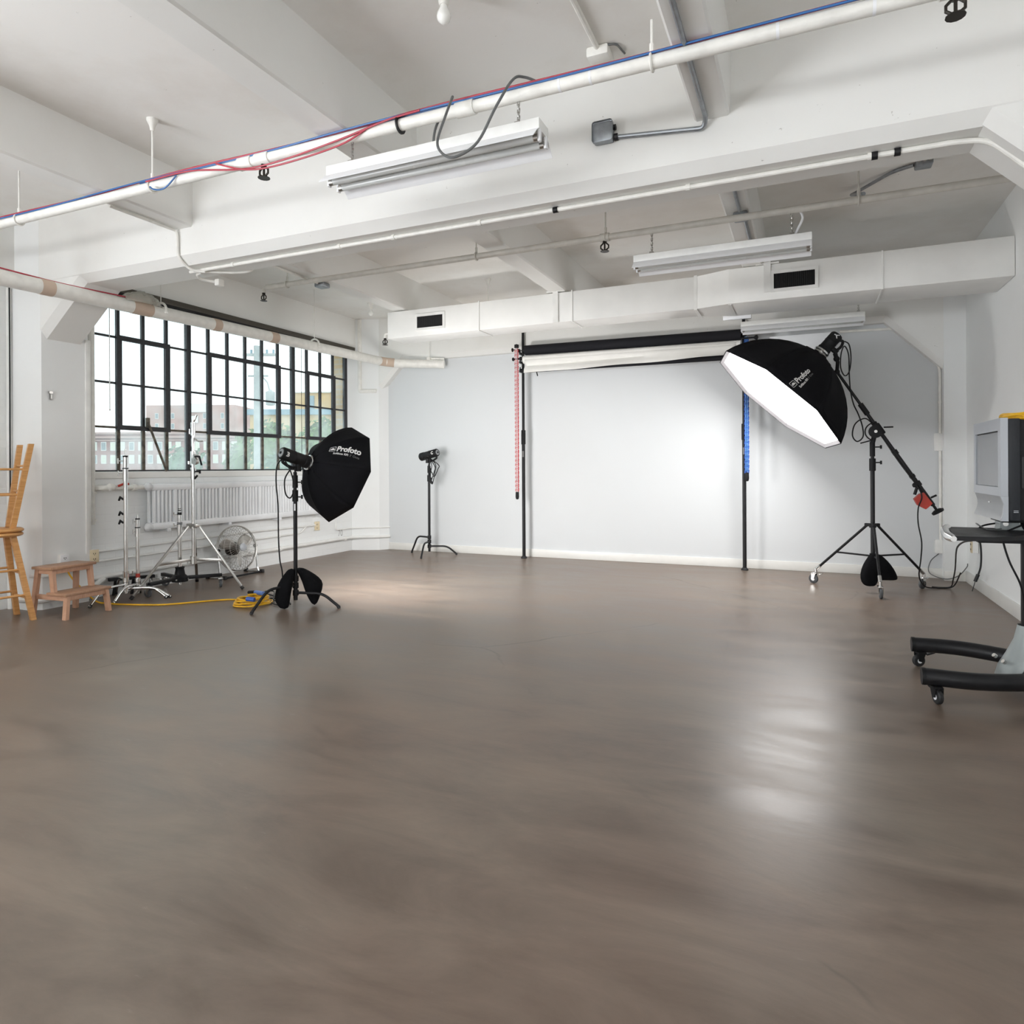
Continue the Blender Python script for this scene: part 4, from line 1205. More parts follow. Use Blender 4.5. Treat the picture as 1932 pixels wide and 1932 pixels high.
tag(MB().lathe([(0, .045), (.02, .047), (.022, .04), (.004, .035)], (-4.975, 8.079, 1.376), (-.97, .17, -.2), 20).build('glass_cover', STEEL), 'pale glass front ring of the bare flash head at the back wall', 'ring')
mb = MB()
for i, (dx, z0, z1, wv) in enumerate(((.05, 1.30, 1.09, .03), (.09, 1.31, 1.00, .05), (.12, 1.30, 1.10, .07), (.07, 1.28, 1.05, .06))):
    x = c.x + dx
    mb.tube(spline([(c.x + .03, 8.02, 1.36), (x + wv, 8.00, z0 - .04), (x + wv * .9, 7.99, (z0 + z1) / 2), (x, 8.0, z1), (x - wv * .5, 8.0, z1 + .05), (c.x + .03, 8.02, 1.22), (c.x + .06, 8.0, 1.34)]), .006, 6)
mb.cyl((c.x + .05, 8.0, 1.06), (c.x + .08, 8.0, 1.01), .018, n=8)
tag(mb.build('power_cord', CABLE), 'bundled black cord dangling under the bare flash head', 'cord')

# ================================================================ large softbox on the boom
c = V(.584, 7.296, 0)
t = thing('boom_stand', 'black rolling tripod boom stand with three casters, holding the large lit softbox', 'boom stand', c)
MB().cyl((c.x, c.y, .20), (c.x, c.y, 1.20), .020, n=16).cyl((c.x, c.y, 1.1), (c.x, c.y, 1.42), .0165, n=14).build('column', BLK, t)
MB().cyl((c.x, c.y, 1.17), (c.x, c.y, 1.29), .029, n=16).cyl((c.x, c.y, 1.31), (c.x, c.y, 1.45), .024, n=14).cyl((c.x, c.y, .62), (c.x, c.y, .66), .032, n=14).build('collar', BLK2, t)
for z in (1.25, 1.40): t_knob(MB(), (c.x + .02, c.y, z), (.916, .4, 0), .009, .06).build('knob', BLK2, t)
feet = [V(.06, 7.60, 0), V(.617, 6.925, 0), V(1.079, 7.685, 0)]
for f in feet:
    d = (f - c); d.z = 0; d.normalize()
    top = c + d * .05 + V(0, 0, .645)
    bot = f - d * .03 + V(0, 0, .15)
    g = MB().tube([top, bot], .0125, 10).build('leg', BLK, t)
    MB().tube([bot + (top - bot).normalized() * .06, bot], .016, 10).build('leg_socket', STEEL, g)
    q = top + (bot - top) * .60
    MB().tube([c + V(0, 0, .345), q], .009, 8).build('brace', BLK, t)
    MB().box(c + d * .045 + V(0, 0, .645), (.06, .03, .03), Matrix.Rotation(math.atan2(d.y, d.x), 3, 'Z'), .005).build('hinge', BLK2, t)
    caster(t, f - d * .025, .155, (d.x, d.y) if f.x < .9 else (-.5, -.6), CHR, WHEEL, .048)
MB().cyl((c.x, c.y, .32), (c.x, c.y, .37), .03, n=14).build('collar', BLK2, t)
t = thing('boom', 'black slanted boom above the rolling stand, carrying the large softbox', 'boom', (.60, 7.27, 1.56))
A0, A1 = V(.278, 7.285, 2.146), V(1.085, 7.285, .845)
ax = (A1 - A0).normalized()
def on(t_): return A0 + (A1 - A0) * t_
MB().tube([on(0), on(.30)], .0135, 12).tube([on(.28), on(.64)], .0165, 12).tube([on(.62), on(1.0)], .0195, 12).build('tube', BLK, t)
mb = MB()
for q0, q1, r_ in ((.25, .33, .025), (.39, .42, .026), (.60, .63, .027), (.78, .80, .026), (.83, .86, .03)): mb.tube([on(q0), on(q1)], r_, 14)
mb.build('collar', BLK2, t)
pv = on(.445)
mb = MB().lathe([(0, .03), (.008, .062), (.03, .062), (.036, .03)], pv + V(-.03, -.035, -.02), (0, -1, 0), 20).box(pv, (.12, .08, .07), Matrix((ax, V(0, 1, 0), ax.cross(V(0, 1, 0)))).transposed(), .012)
mb.cyl(pv + V(-.03, -.03, -.02), (c.x, c.y - .02, 1.44), .022, n=12)
mb.build('pivot', BLK2, t)
MB().cyl(pv + V(-.03, -.072, -.02), pv + V(-.03, -.078, -.02), .014, n=12).build('pivot_bolt', STEEL, t)
MB().tube([pv + V(.04, -.03, .02), pv + V(.12, -.04, .02)], .007, 8).tube([pv + V(-.05, -.03, -.10), pv + V(-.16, -.04, -.13)], .006, 8).build('pivot_handle', BLK2, t)
ringp = [pv + V(-.035 - .085 * math.cos(q), -.05, -.02 + .085 * math.sin(q)) for q in [math.radians(-70 + 14 * i) for i in range(12)]]
MB().tube(ringp, .006, 8).build('guard', BLK2, t)
e = on(1.0)
MB().lathe([(0, .012), (.05, .012), (.052, .03), (.065, .055), (.085, .052), (.09, .006)], e - ax * .005, ax, 14).build('end_knob', BLK2, t)
MB().tube([on(.96) + V(.01, -.02, .02), on(.96) + V(.055, -.03, .045)], .009, 8).build('locking_pin', BLK2, t)
q = on(.87)
MB().ball(q + V(-.045, -.03, .02), .026, 10).tube([q + V(-.03, -.03, .0), q + V(-.05, -.03, -.07)], .014, 8).build('clip', BLK2, t)
n_ = ax.cross(V(0, 1, 0)).normalized()
if n_.x > 0: n_ = -n_
w0, w1 = on(.905), on(.985)
poly = [w0 + n_ * .005, w0 + n_ * .045 - ax * .005, w0 + n_ * .105 + ax * .012, w0 + n_ * .112 + ax * .075, w1 + n_ * .075 + ax * .02, w1 + n_ * .03 + ax * .01, w1 + n_ * .0]
tag(MB().prism([p + V(0, -.045, 0) for p in poly], (0, .09, 0)).build('counterweight', REDP, smooth=0), 'red cast counterweight on the low end of the boom arm', 'counterweight')
softbox('large octagonal softbox with a glowing white face, tilted down on the boom', (-.271, 7.165, 1.875), (-.645, -.177, -.743), .75, 1.248, .60, .07, .03, SOFT_RIGHT, (6.47, .21, math.radians(-94), .072))
hd = strobe('black flash head with a letter A on top of the large softbox', (.285, 7.318, 2.515), (.145, 7.279, 2.354), 'A', (.25, -.95, .25), down=(.62, .0, -.60), r=.062)
mb = MB().tube([(.262, 7.29, 2.33), (.285, 7.285, 2.24), on(0)], [.022, .018, .017], 10).ball((.275, 7.287, 2.275), .03, 10).ball(on(0), .028, 10)
tag(mb.build('tilt_bracket', BLK2), 'black tilting bracket joining the upper flash head to the boom arm', 'bracket')
tag(MB().tube(spline([(.345, 7.27, 2.44), (.385, 7.26, 2.40), (.40, 7.25, 2.27), (.385, 7.25, 2.14), (.345, 7.25, 2.10), (.31, 7.25, 2.18), (.315, 7.26, 2.32), (.345, 7.26, 2.39), (.38, 7.26, 2.30), (.385, 7.255, 2.10), (.395, 7.25, 1.95), (.42, 7.25, 1.82), (.46, 7.24, 1.72), (.495, 7.24, 1.60), (.50, 7.24, 1.50), (.45, 7.24, 1.455), (.41, 7.24, 1.51), (.425, 7.24, 1.61), (.48, 7.24, 1.665), (.55, 7.26, 1.66), (.66, 7.26, 1.50), (.80, 7.26, 1.26), (.94, 7.24, 1.04), (.985, 7.23, .93), (.955, 7.22, .82), (.955, 7.23, .68), (.985, 7.25, .50), (.985, 7.30, .34), (.99, 7.45, .15), (1.06, 7.62, .03), (1.16, 7.68, .01), (1.27, 7.72, .01), (1.31, 7.62, .06), (1.30, 7.3, .22)]), .006, 8)
    .build('power_cord', CABLE), 'long black cord looping down the boom arm to the floor', 'cord')
sandbag('sandbag', 'black sandbag hung on the boom stand just above the floor', (.60, 7.22, .05), [
    [(.585, 7.235, .385, .016, .02, .3), (.575, 7.225, .345, .04, .035, .3), (.555, 7.215, .27, .068, .05, .3), (.545, 7.205, .18, .085, .055, .3), (.545, 7.205, .10, .075, .05, .3), (.55, 7.205, .062, .04, .03, .3)],
    [(.61, 7.25, .375, .018, .02, .3), (.635, 7.26, .34, .045, .04, .3), (.665, 7.27, .27, .075, .045, .3), (.69, 7.28, .19, .095, .05, .3), (.70, 7.28, .135, .10, .04, .3), (.70, 7.28, .12, .09, .03, .3)]])

# ================================================================ chrome stands by the window
c = V(-5.845, 4.25, 0)
t = thing('century_stand', 'tall chrome century stand left of the radiator', 'light stand', c)
MB().cyl((c.x, c.y, .06), (c.x, c.y, 1.12), .0185, n=16).cyl((c.x, c.y, 1.10), (c.x, c.y, 1.30), .0155, n=14).build('riser', CHR, t)
MB().cyl((c.x, c.y, 1.11), (c.x, c.y, 1.225), .024, n=16).cyl((c.x, c.y, 1.24), (c.x, c.y, 1.335), .020, n=16).cyl((c.x, c.y, .17), (c.x, c.y, .27), .027, n=16).build('collar', CHR, t)
MB().cyl((c.x, c.y, 1.225), (c.x, c.y, 1.235), .027, n=16).cyl((c.x, c.y, 1.335), (c.x, c.y, 1.35), .022, n=14).build('ring', BLK, t)
MB().cyl((c.x, c.y, 1.35), (c.x, c.y, 1.41), .008, n=10).build('spigot', CHR, t)
for z in (1.185, 1.30): t_knob(MB(), (c.x - .02, c.y - .005, z), (-.916, -.4, 0), .006, .05, .05).build('knob', CHR, t)
t_knob(MB(), (c.x + .02, c.y, .25), (.916, .4, 0), .006, .05, .04).build('knob', CHR, t)
turtle(t, c, [math.radians(-82.5), math.radians(36), math.radians(157)], [.145, .105, .185], .0125, CHR, .25, .385)
for z in (.72, .80, .94):
    MB().tube([(c.x - .018, c.y - .01, z), (c.x - .045, c.y - .02, z + .02), (c.x - .058, c.y - .025, z - .012)], [.010, .013, .009], 8).build('clip', BLK2, t)
c = V(-5.81, 4.345, 0)
t = thing('century_stand', 'short chrome century stand with a red mark, nested beside the tall one', 'light stand', c)
MB().cyl((c.x, c.y, .05), (c.x, c.y, .62), .0165, n=14).build('riser', CHR, t)
MB().cyl((c.x, c.y, .585), (c.x, c.y, .665), .022, n=14).cyl((c.x, c.y, .675), (c.x, c.y, .745), .0185, n=14).build('collar', CHR, t)
MB().cyl((c.x, c.y, .665), (c.x, c.y, .675), .024, n=14).cyl((c.x, c.y, .745), (c.x, c.y, .757), .02, n=14).build('ring', BLK, t)
MB().cyl((c.x, c.y, .757), (c.x, c.y, .79), .008, n=10).build('spigot', CHR, t)
for z in (.63, .725): t_knob(MB(), (c.x - .02, c.y - .005, z), (-.916, -.4, 0), .008, .02, .045).build('knob', CHR, t)
MB().cyl((c.x, c.y, .20), (c.x, c.y, .235), .0195, n=14).build('red_mark', REDP, t)
turtle(t, c, [math.radians(-78), math.radians(18), math.radians(140)], [.135, .10, .165], .0125, CHR, .17, .29)

t = thing('folded_stand', 'black folded stand base lying along the wall behind the chrome stands', 'light stand', (-6.1, 4.45, 0))
MB().prism([(-6.17, 4.30, .145), (-6.13, 4.29, .145), (-5.93, 4.62, .145), (-5.97, 4.635, .145)], (0, 0, .03)).build('bar', BLK, t)
for p in ((-6.14, 4.36), (-6.06, 4.49)): MB().cyl((p[0], p[1], .16), (p[0] - .02, p[1] - .01, 0), .014, n=8).build('leg', BLK, t)
caster(t, (-5.965, 4.60), .15, (.2, -.9), CHR, WHEEL, .042)

c = V(-5.79, 4.79, 0)
t = thing('rolling_stand', 'short chrome stand on a black wheeled base before the radiator', 'light stand', c)
MB().cyl((c.x, c.y, .06), (c.x, c.y, .61), .0185, n=16).build('riser', CHR, t)
MB().cyl((c.x, c.y, .585), (c.x, c.y, .665), .025, n=16).cyl((c.x, c.y, .685), (c.x, c.y, .76), .021, n=14).build('collar', CHR, t)
MB().cyl((c.x, c.y, .665), (c.x, c.y, .672), .026, n=14).cyl((c.x, c.y, .678), (c.x, c.y, .684), .026, n=14).cyl((c.x, c.y, .76), (c.x, c.y, .785), .0205, n=14).cyl((c.x, c.y, .80), (c.x, c.y, .81), .016, n=12).cyl((c.x, c.y, .82), (c.x, c.y, .826), .014, n=12).build('ring', BLK, t)
MB().cyl((c.x, c.y, .785), (c.x, c.y, .885), .007, n=10).build('spigot', CHR, t)
for z in (.655, .765): t_knob(MB(), (c.x - .02, c.y - .01, z), (-.916, -.4, 0), .008, .035, .045).build('knob', CHR, t)
MB().lathe([(0, .03), (.005, .075), (.05, .08), (.075, .05), (.13, .04), (.15, .045), (.155, .03)], (c.x, c.y, .085), (0, 0, 1), 18).build('hub', BLK2, t)
mb = MB()
for an in (-82, 52, 165):
    d = V(math.cos(math.radians(an)), math.sin(math.radians(an)), 0)
    for q in (-.35, .35):
        dd = V(math.cos(math.radians(an) + q), math.sin(math.radians(an) + q), 0)
        mb.cyl(c + dd * .072 + V(0, 0, .115), c + dd * .084 + V(0, 0, .115), .008, n=8)
    MB().box(c + d * .205 + V(0, 0, .125), (.37, .038, .034), Matrix.Rotation(math.radians(an), 3, 'Z'), .004).build('leg', BLK, t)
    caster(t, c + d * .375, .115, (math.sin(math.radians(an)), -math.cos(math.radians(an))), CHR, WHEEL, .040)
mb.build('bolts', STEEL, t)

c = V(-5.66, 4.845, 0)
t = thing('crank_stand', 'tall chrome crank stand with a tripod base in front of the window', 'light stand', c)
MB().cyl((c.x, c.y, .265), (c.x, c.y, 1.15), .0195, n=16).cyl((c.x, c.y, 1.1), (c.x, c.y, 1.40), .017, n=14).cyl((c.x, c.y, 1.4), (c.x, c.y, 1.72), .014, n=14).build('column', CHR, t)
MB().cyl((c.x, c.y, 1.12), (c.x, c.y, 1.235), .026, n=16).cyl((c.x, c.y, 1.26), (c.x, c.y, 1.40), .026, n=16).cyl((c.x, c.y, 1.56), (c.x, c.y, 1.69), .022, n=14).cyl((c.x, c.y, 1.45), (c.x, c.y, 1.53), .018, n=14).build('collar', CHR, t)
MB().box((c.x, c.y, .655), (.13, .07, .035), None, .008).cyl((c.x, c.y, .625), (c.x, c.y, .675), .032, n=14).build('tripod_head', STEEL, t)
MB().box((c.x + .045, c.y - .01, 1.32), (.06, .05, .10), None, .015).cyl((c.x + .06, c.y - .02, 1.30), (c.x + .06, c.y - .045, 1.30), .036, n=16).build('crank_box', STEEL, t)
MB().tube([(c.x + .06, c.y - .03, 1.345), (c.x + .12, c.y - .03, 1.345)], .010, 8).tube([(c.x + .12, c.y - .03, 1.345), (c.x + .15, c.y - .03, 1.26)], .009, 8).build('crank_handle', BLK2, t)
t_knob(MB(), (c.x + .022, c.y, 1.195), (.916, .4, 0), .010, .05, .04).build('knob', BLK2, t)
MB().tube([(c.x + .02, c.y, 1.125), (c.x + .055, c.y, 1.155)], .010, 8).build('knob', BLK2, t)
MB().tube([(c.x + .012, c.y, 1.53), (c.x + .06, c.y + .01, 1.50), (c.x + .12, c.y + .02, 1.50)], .008, 8).build('knob', CHR, t)
MB().tube([(c.x + .01, c.y, 1.70), (c.x + .025, c.y, 1.72), (c.x + .04, c.y + .01, 1.765)], .010, 8).build('knob', CHR, t)
t_knob(MB(), (c.x - .02, c.y, 1.60), (-.916, -.4, 0), .007, .02, .05).build('knob', CHR, t)
t_knob(MB(), (c.x - .02, c.y, 1.285), (-.916, -.4, 0), .010, .03, .03).build('knob', CHR, t)
for f in (V(-5.236, 5.069, 0), V(-5.79, 4.26, 0), V(-6.05, 5.22, 0)):
    d = (f - c); d.normalize()
    tp, bt = c + d * .055 + V(0, 0, .65), f + V(0, 0, .012)
    axl = (bt - tp).normalized()
    s_ = d.cross(V(0, 0, 1))
    Rm = Matrix((axl, s_, axl.cross(s_))).transposed()
    g = MB().box((tp + bt) / 2, ((bt - tp).length, .028, .020), Rm, .004).build('leg', STEEL, t)
    MB().box(bt - axl * .01, (.035, .033, .026), Rm, .004).build('foot', RUB, g)
    br_ = tp + (bt - tp) * .55
    q0 = c + d * .03 + V(0, 0, .31)
    av = (br_ - q0).normalized(); sv = av.cross(V(0, 0, 1)).normalized()
    MB().box((br_ + q0) / 2, ((br_ - q0).length, .006, .030), Matrix((av, sv, av.cross(sv))).transposed(), .002).build('brace', STEEL, t)
MB().cyl((c.x, c.y, .27), (c.x, c.y, .345), .034, n=14).build('collar', STEEL, t)

# --- floor fan
fc = V(-5.97, 5.70, .315)
t = thing('floor_fan', 'round chrome floor fan with wire guards under the radiator', 'fan', (fc.x, fc.y, 0))
fa = V(.97, -.10, .16).normalized()
fu = V(0, 0, 1).cross(fa).normalized(); fv = fa.cross(fu)
def fring(r, d, n=40): return [fc + fa * d + (fu * math.cos(2 * PI * i / n) + fv * math.sin(2 * PI * i / n)) * r for i in range(n)]
RF = .255
for sgn, nm in ((1, 'front_guard'), (-1, 'rear_guard')):
    mb = MB()
    for r_, d in ((.09, .10), (.16, .085), (.215, .06)): mb.tube(fring(r_, sgn * d), .0019, 5, True)
    nw = 40
    for i in range(nw):
        an = 2 * PI * i / nw
        pts = []
        for j, (r_, d) in enumerate(((.045, .10), (.09, .10), (.16, .085), (.215, .06), (RF, .012))):
            a2 = an + .22 * r_ / RF * sgn
            pts.append(fc + fa * sgn * d + (fu * math.cos(a2) + fv * math.sin(a2)) * r_)
        mb.tube(pts, .0016, 5)
    mb.build(nm, STEEL, t)
MB().tube(fring(RF, .012), .006, 8, True).tube(fring(RF, -.012), .006, 8, True).build('rim', STEEL, t)
MB().lathe([(0, .02), (.004, .045), (.012, .045), (.018, .02)], fc + fa * .095, fa, 20).build('badge', SILV, t)
MB().lathe([(0, .06), (.02, .075), (.09, .075), (.11, .05), (.15, .02)], fc - fa * .14, fa, 20).build('motor', BRONZE, t)
for k in range(3):
    an = math.radians(35 + 120 * k)
    vs, n1, n2 = [], 7, 6
    for i in range(n1):
        r_ = .055 + (.215 - .055) * i / (n1 - 1)
        hw = .28 + .42 * math.sin(PI * min(1, .25 + .75 * i / (n1 - 1)))
        for j in range(n2):
            q = an + hw * (j / (n2 - 1) - .5) * 1.25
            tw = (.5 - j / (n2 - 1)) * .075
            vs.append(fc + fa * tw + (fu * math.cos(q) + fv * math.sin(q)) * r_)
    b_ = MB().add(vs, [(i * n2 + j, (i + 1) * n2 + j, (i + 1) * n2 + j + 1, i * n2 + j + 1) for i in range(n1 - 1) for j in range(n2 - 1)]).build('blade', M('aluminium_blade', (0.62, 0.60, 0.57), 0.4, 0.6) if k == 0 else bpy.data.materials['aluminium_blade'], t, smooth=60)
    b_.modifiers.new('thickness', 'SOLIDIFY').thickness = .002
for s_ in (-1, 1):
    y = fc.y + s_ * .275
    MB().tube(fillet([(fc.x, y, fc.z), (fc.x + .03, y, .06), (fc.x + .05, y, .018)], .02), .011, 10).tube(fillet([(fc.x + .12, y, .014), (fc.x - .16, y, .014)], .02), .011, 8).build('stand_leg', CHR, t)
    MB().box((fc.x + .10, y, .02), (.05, .03, .04), None, .006).box((fc.x - .15, y, .02), (.05, .03, .04), None, .006).build('rubber_foot', RUB, t)
    MB().cyl((fc.x, y + s_ * .012, fc.z), (fc.x, y - s_ * .02, fc.z), .018, n=8).build('tilt_knob', BLK2, t)
MB().cyl((fc.x + .10, fc.y - .275, .016), (fc.x + .10, fc.y + .275, .016), .011).build('stand_bar', BLK, t)

# --- yellow extension cord with its coil
t = thing('extension_cord', 'yellow extension cord running from the pilaster to a coil beside the small softbox stand', 'cord', (-5.3, 4.3, 0))
pts = [(-6.06, 3.83, .40), (-6.03, 3.85, .28), (-5.98, 3.95, .12), (-5.95, 4.04, .015), (-5.80, 4.045, .009), (-5.64, 4.06, .009), (-5.31, 4.174, .009), (-5.15, 4.33, .009), (-5.02, 4.495, .009), (-4.90, 4.60, .009), (-4.80, 4.60, .009), (-4.735, 4.53, .009)]
k = 0
for i in range(8 * 7):
    an = math.radians(200 + 360 * i / 8)
    r_ = .155 + .022 * math.sin(i * 1.7) - .0008 * i
    pts.append((-4.575 + .012 * math.sin(i * .9) + r_ * math.cos(an), 4.545 + .010 * math.cos(i * 1.3) + r_ * math.sin(an), .009 + .0011 * i + .006 * math.sin(i * 2.1) * (i > 8)))
MB().tube(spline(pts, 4), .0075, 7).build('cable', YEL, t)
MB().tube([(-4.74, 4.66, .075), (-4.66, 4.66, .082)], .017, 10).build('plug', BLK2, t)
MB().tube([(-4.66, 4.66, .082), (-4.53, 4.63, .085)], .019, 10).build('connector', M('pale_blue_plastic', (0.12, 0.22, 0.55), 0.4), t)
MB().tube([(-4.52, 4.42, .075), (-4.45, 4.44, .07)], .020, 10).build('connector', BLUP, t)

# ================================================================ stools
def bar_stool(label, loc, rotz, flip):
    t_ = thing('bar_stool', label, 'stool', (0, 0, 0), 'stacked bar stools')
    Hh = .715
    MB().lathe([(0, .145), (.006, .158), (.016, .165), (.026, .160), (.032, .148)], (0, 0, Hh - .032), (0, 0, 1), 32).build('seat', WOOD1, t_)
    P_, Q_ = .105, .185
    legs = []
    for i in range(4):
        an = PI / 4 + i * PI / 2
        tp = V(P_ * math.cos(an), P_ * math.sin(an), Hh - .03); bt = V(Q_ * 1.36 * math.cos(an), Q_ * 1.36 * math.sin(an), 0)
        legs.append((tp, bt))
        a_ = (bt - tp).normalized()
        e1 = V(math.cos(an + PI / 4), math.sin(an + PI / 4), 0)
        e2 = a_.cross(e1).normalized(); e1 = e2.cross(a_)
        hw = .019
        vs = [tp + e1 * sx * hw + e2 * sy * hw for sx, sy in ((-1, -1), (1, -1), (1, 1), (-1, 1))] + [bt + e1 * sx * hw + e2 * sy * hw for sx, sy in ((-1, -1), (1, -1), (1, 1), (-1, 1))]
        for v in vs[4:]: v.z = 0
        MB().add(vs, [(3, 2, 1, 0), (4, 5, 6, 7)] + [(j, (j + 1) % 4, 4 + (j + 1) % 4, 4 + j) for j in range(4)]).build('leg', WOOD1, t_, smooth=0)
    for i in range(4):
        for f in ((.44, .74) if i % 2 else (.40, .70)):
            a0, b0 = legs[i], legs[(i + 1) % 4]
            MB().cyl(a0[0] + (a0[1] - a0[0]) * f, b0[0] + (b0[1] - b0[0]) * f, .0095, n=10).build('rung', WOOD1, t_)
    t_.location = loc
    t_.rotation_euler = (PI if flip else 0, 0, rotz)
    return t_
sc = V(-5.985, 3.255, 0)
bar_stool('honey-coloured wooden bar stool standing on the floor at the left edge', sc, math.radians(78), False)
bar_stool('upside-down wooden bar stool stacked seat to seat on the lower one', (sc.x - .01, sc.y + .01, 1.432), math.radians(72), True)
# --- step stool
t = thing('step_stool', 'small birch two-step stool in front of the left pilaster', 'step stool', (0, 0, 0))
def slat(mb, x0, x1, y0, y1, z0, z1, b=.004): return mb.bx(x0, x1, y0, y1, z0, z1, b)
slat(MB(), -.20, .035, -.20, .20, .395, .417).build('top_tread', WOOD3, t)
slat(MB(), -.02, .205, -.205, .205, .190, .212).build('lower_tread', WOOD3, t)
def post(x0, x1, y, z1):
    s_ = math.copysign(1, y)
    w_ = .021
    vs = []
    for z, xx, yy in ((0, x0, y + s_ * .022), (z1, x1, y)):
        vs += [(xx - w_, yy - w_ * .7, z), (xx + w_, yy - w_ * .7, z), (xx + w_, yy + w_ * .7, z), (xx - w_, yy + w_ * .7, z)]
    return MB().add(vs, [(3, 2, 1, 0), (4, 5, 6, 7)] + [(j, (j + 1) % 4, 4 + (j + 1) % 4, 4 + j) for j in range(4)])
for s_ in (-1, 1):
    post(-.205, -.165, s_ * .165, .395).build('leg', WOOD2, t, smooth=0)
    post(.185, .175, s_ * .17, .190).build('leg', WOOD2, t, smooth=0)
    MB().add([V(*p) for p in [(.0, s_ * .165 - .015, .185), (.04, s_ * .165 - .015, .185), (.04, s_ * .165 + .015, .185), (0, s_ * .165 + .015, .185), (-.03, s_ * .165 - .015, .395), (.015, s_ * .165 - .015, .395), (.015, s_ * .165 + .015, .395), (-.03, s_ * .165 + .015, .395)]], [(3, 2, 1, 0), (4, 5, 6, 7)] + [(j, (j + 1) % 4, 4 + (j + 1) % 4, 4 + j) for j in range(4)]).build('upright', WOOD2, t, smooth=0)
    slat(MB(), -.175, .01, s_ * .165 - .012, s_ * .165 + .012, .358, .393, .002).build('side_rail', WOOD2, t)
    slat(MB(), -.185, .185, s_ * .172 - .010, s_ * .172 + .010, .148, .188, .002).build('side_rail', WOOD2, t)
slat(MB(), -.006, .014, -.155, .155, .358, .393, .002).build('front_rail', WOOD2, t)
slat(MB(), .170, .190, -.16, .16, .150, .188, .002).build('front_rail', WOOD2, t)
slat(MB(), -.19, -.172, -.16, .16, .355, .393, .002).build('front_rail', WOOD2, t)
t.location = (-5.715, 3.665, 0)
t.rotation_euler = (0, 0, math.radians(4))

# ================================================================ television on its trolley
t = thing('tv_trolley', 'black wheeled trolley with a tray and grey column foot at the right edge', 'trolley', (1.0, 4.37, 0))
for y, x0 in ((4.01, .545), (4.70, .585)):
    dy = .0
    MB().tube(spline([(x0, y, .128), (x0 + .25, y, .128), (x0 + .50, y + (4.37 - y) * .35, .122), (1.06, 4.37 + (y - 4.37) * .15, .112)]), [.043] * 19, 18).build('leg', BLK, t)
    MB().lathe([(0, .01), (.0, .044), (.012, .0445), (.02, .043)], (x0 - .004, y, .128), (1, 0, 0), 18).build('end_cap', BLK2, t)
    caster(t, (x0 + .055, y - .002), .095, (.35, -.9) if y < 4.3 else (-.8, -.4), BLK2, RUB, .036, True, WHT2)
for x, y in ((1.42, 4.0), (1.42, 4.72)):
    MB().tube(spline([(1.06, 4.37 + (y - 4.37) * .15, .112), (1.2, 4.37 + (y - 4.37) * .5, .12), (1.44, y, .128)]), .042, 16).build('leg', BLK, t)
    caster(t, (x, y), .095, (.6, .4), BLK2, RUB, .036, True, WHT2)
MB().cyl((1.09, 4.37, .10), (1.09, 4.37, 1.40), .038, n=24).build('column', BLK, t)
mb = MB()
secs = [(.075, .150, .165), (.13, .135, .15), (.20, .10, .11), (.28, .065, .075), (.36, .048, .052)]
n_ = 20
for z, a_, b_ in secs:
    for k in range(n_):
        q = 2 * PI * k / n_
        mb.v.append(V(1.085 + a_ * math.cos(q), 4.37 + b_ * math.sin(q), z))
for i in range(len(secs) - 1):
    for k in range(n_):
        mb.f.append((i * n_ + k, i * n_ + (k + 1) % n_, (i + 1) * n_ + (k + 1) % n_, (i + 1) * n_ + k)); mb.m.append(0)
mb.f.append(tuple(range(n_ - 1, -1, -1))); mb.m.append(0)
mb.build('foot_cover', GREYP, t)
for p in ((.965, 4.30), (.95, 4.42)): MB().cyl((p[0], p[1], .165), (p[0] - .012, p[1] - .006, .175), .011, n=10).build('bolt', CHR, t)
MB().prism([(.73, 4.44, .85), (.665, 3.86, .85), (.82, 3.86, .85), (1.09, 4.10, .85), (1.12, 4.44, .85)], (0, 0, .022)).build('tray', BLK, t)
MB().tube(spline([(.735, 4.46, .868), (.695, 4.30, .862), (.665, 4.05, .858), (.66, 3.86, .858)]), [.016, .02, .021, .021, .021, .021, .021, .022, .022, .022, .022, .022, .022, .022, .022, .021, .02, .018, .014], 12).build('tray_edge', CHR, t)
MB().prism([(.83, 4.30, .85), (1.08, 4.33, .85), (1.08, 4.41, .85), (.83, 4.36, .85)], (.02, 0, -.05)).build('tray_arm', BLK, t)
MB().prism([(.965, 4.33, .935), (1.025, 4.33, .935), (1.065, 4.33, .855), (1.0, 4.33, .868), (.945, 4.33, .862)], (0, .10, 0)).cyl((.975, 4.325, .905), (.975, 4.445, .905), .022, n=14).build('bracket', GREYP, t)
MB().cyl((.975, 4.318, .905), (.975, 4.326, .905), .013, n=12).build('bolt', CHR, t)
MB().bx(.945, 1.06, 4.26, 4.50, .915, .945, .004).build('mount_plate', BLK2, t)

t = thing('television', 'boxy silver-framed flat television turned left on the wheeled trolley', 'television', (.98, 4.395, .94))
y0, y1, z0, z1 = 4.10, 4.69, .935, 1.460
X0 = .905
fr = MB()
fr.frame('x', X0, X0 + .032, y0, y1, 1.060, z1, .052, .042, .046, .063)
fr.build('bezel', SILV, t)
MB().bx(X0 + .010, X0 + .03, y0 + .045, y1 - .035, 1.095, 1.405).build('surround', DARK, t)
MB().bx(X0 + .006, X0 + .012, y0 + .055, y1 - .062, 1.108, 1.390).build('screen', SCREEN, t)
pr_ = []
for i in range(9):
    f = i / 8
    pr_.append((X0 + .004 + .016 * math.sin(f * PI) - .006 * f, 1.0595 - (1.0595 - z0) * f))
MB().prism([V(x, y0, z) for x, z in pr_] + [V(X0 + .032, y0, z0), V(X0 + .032, y0, 1.0595)], (0, y1 - y0, 0)).build('speaker_panel', SILV2, t)
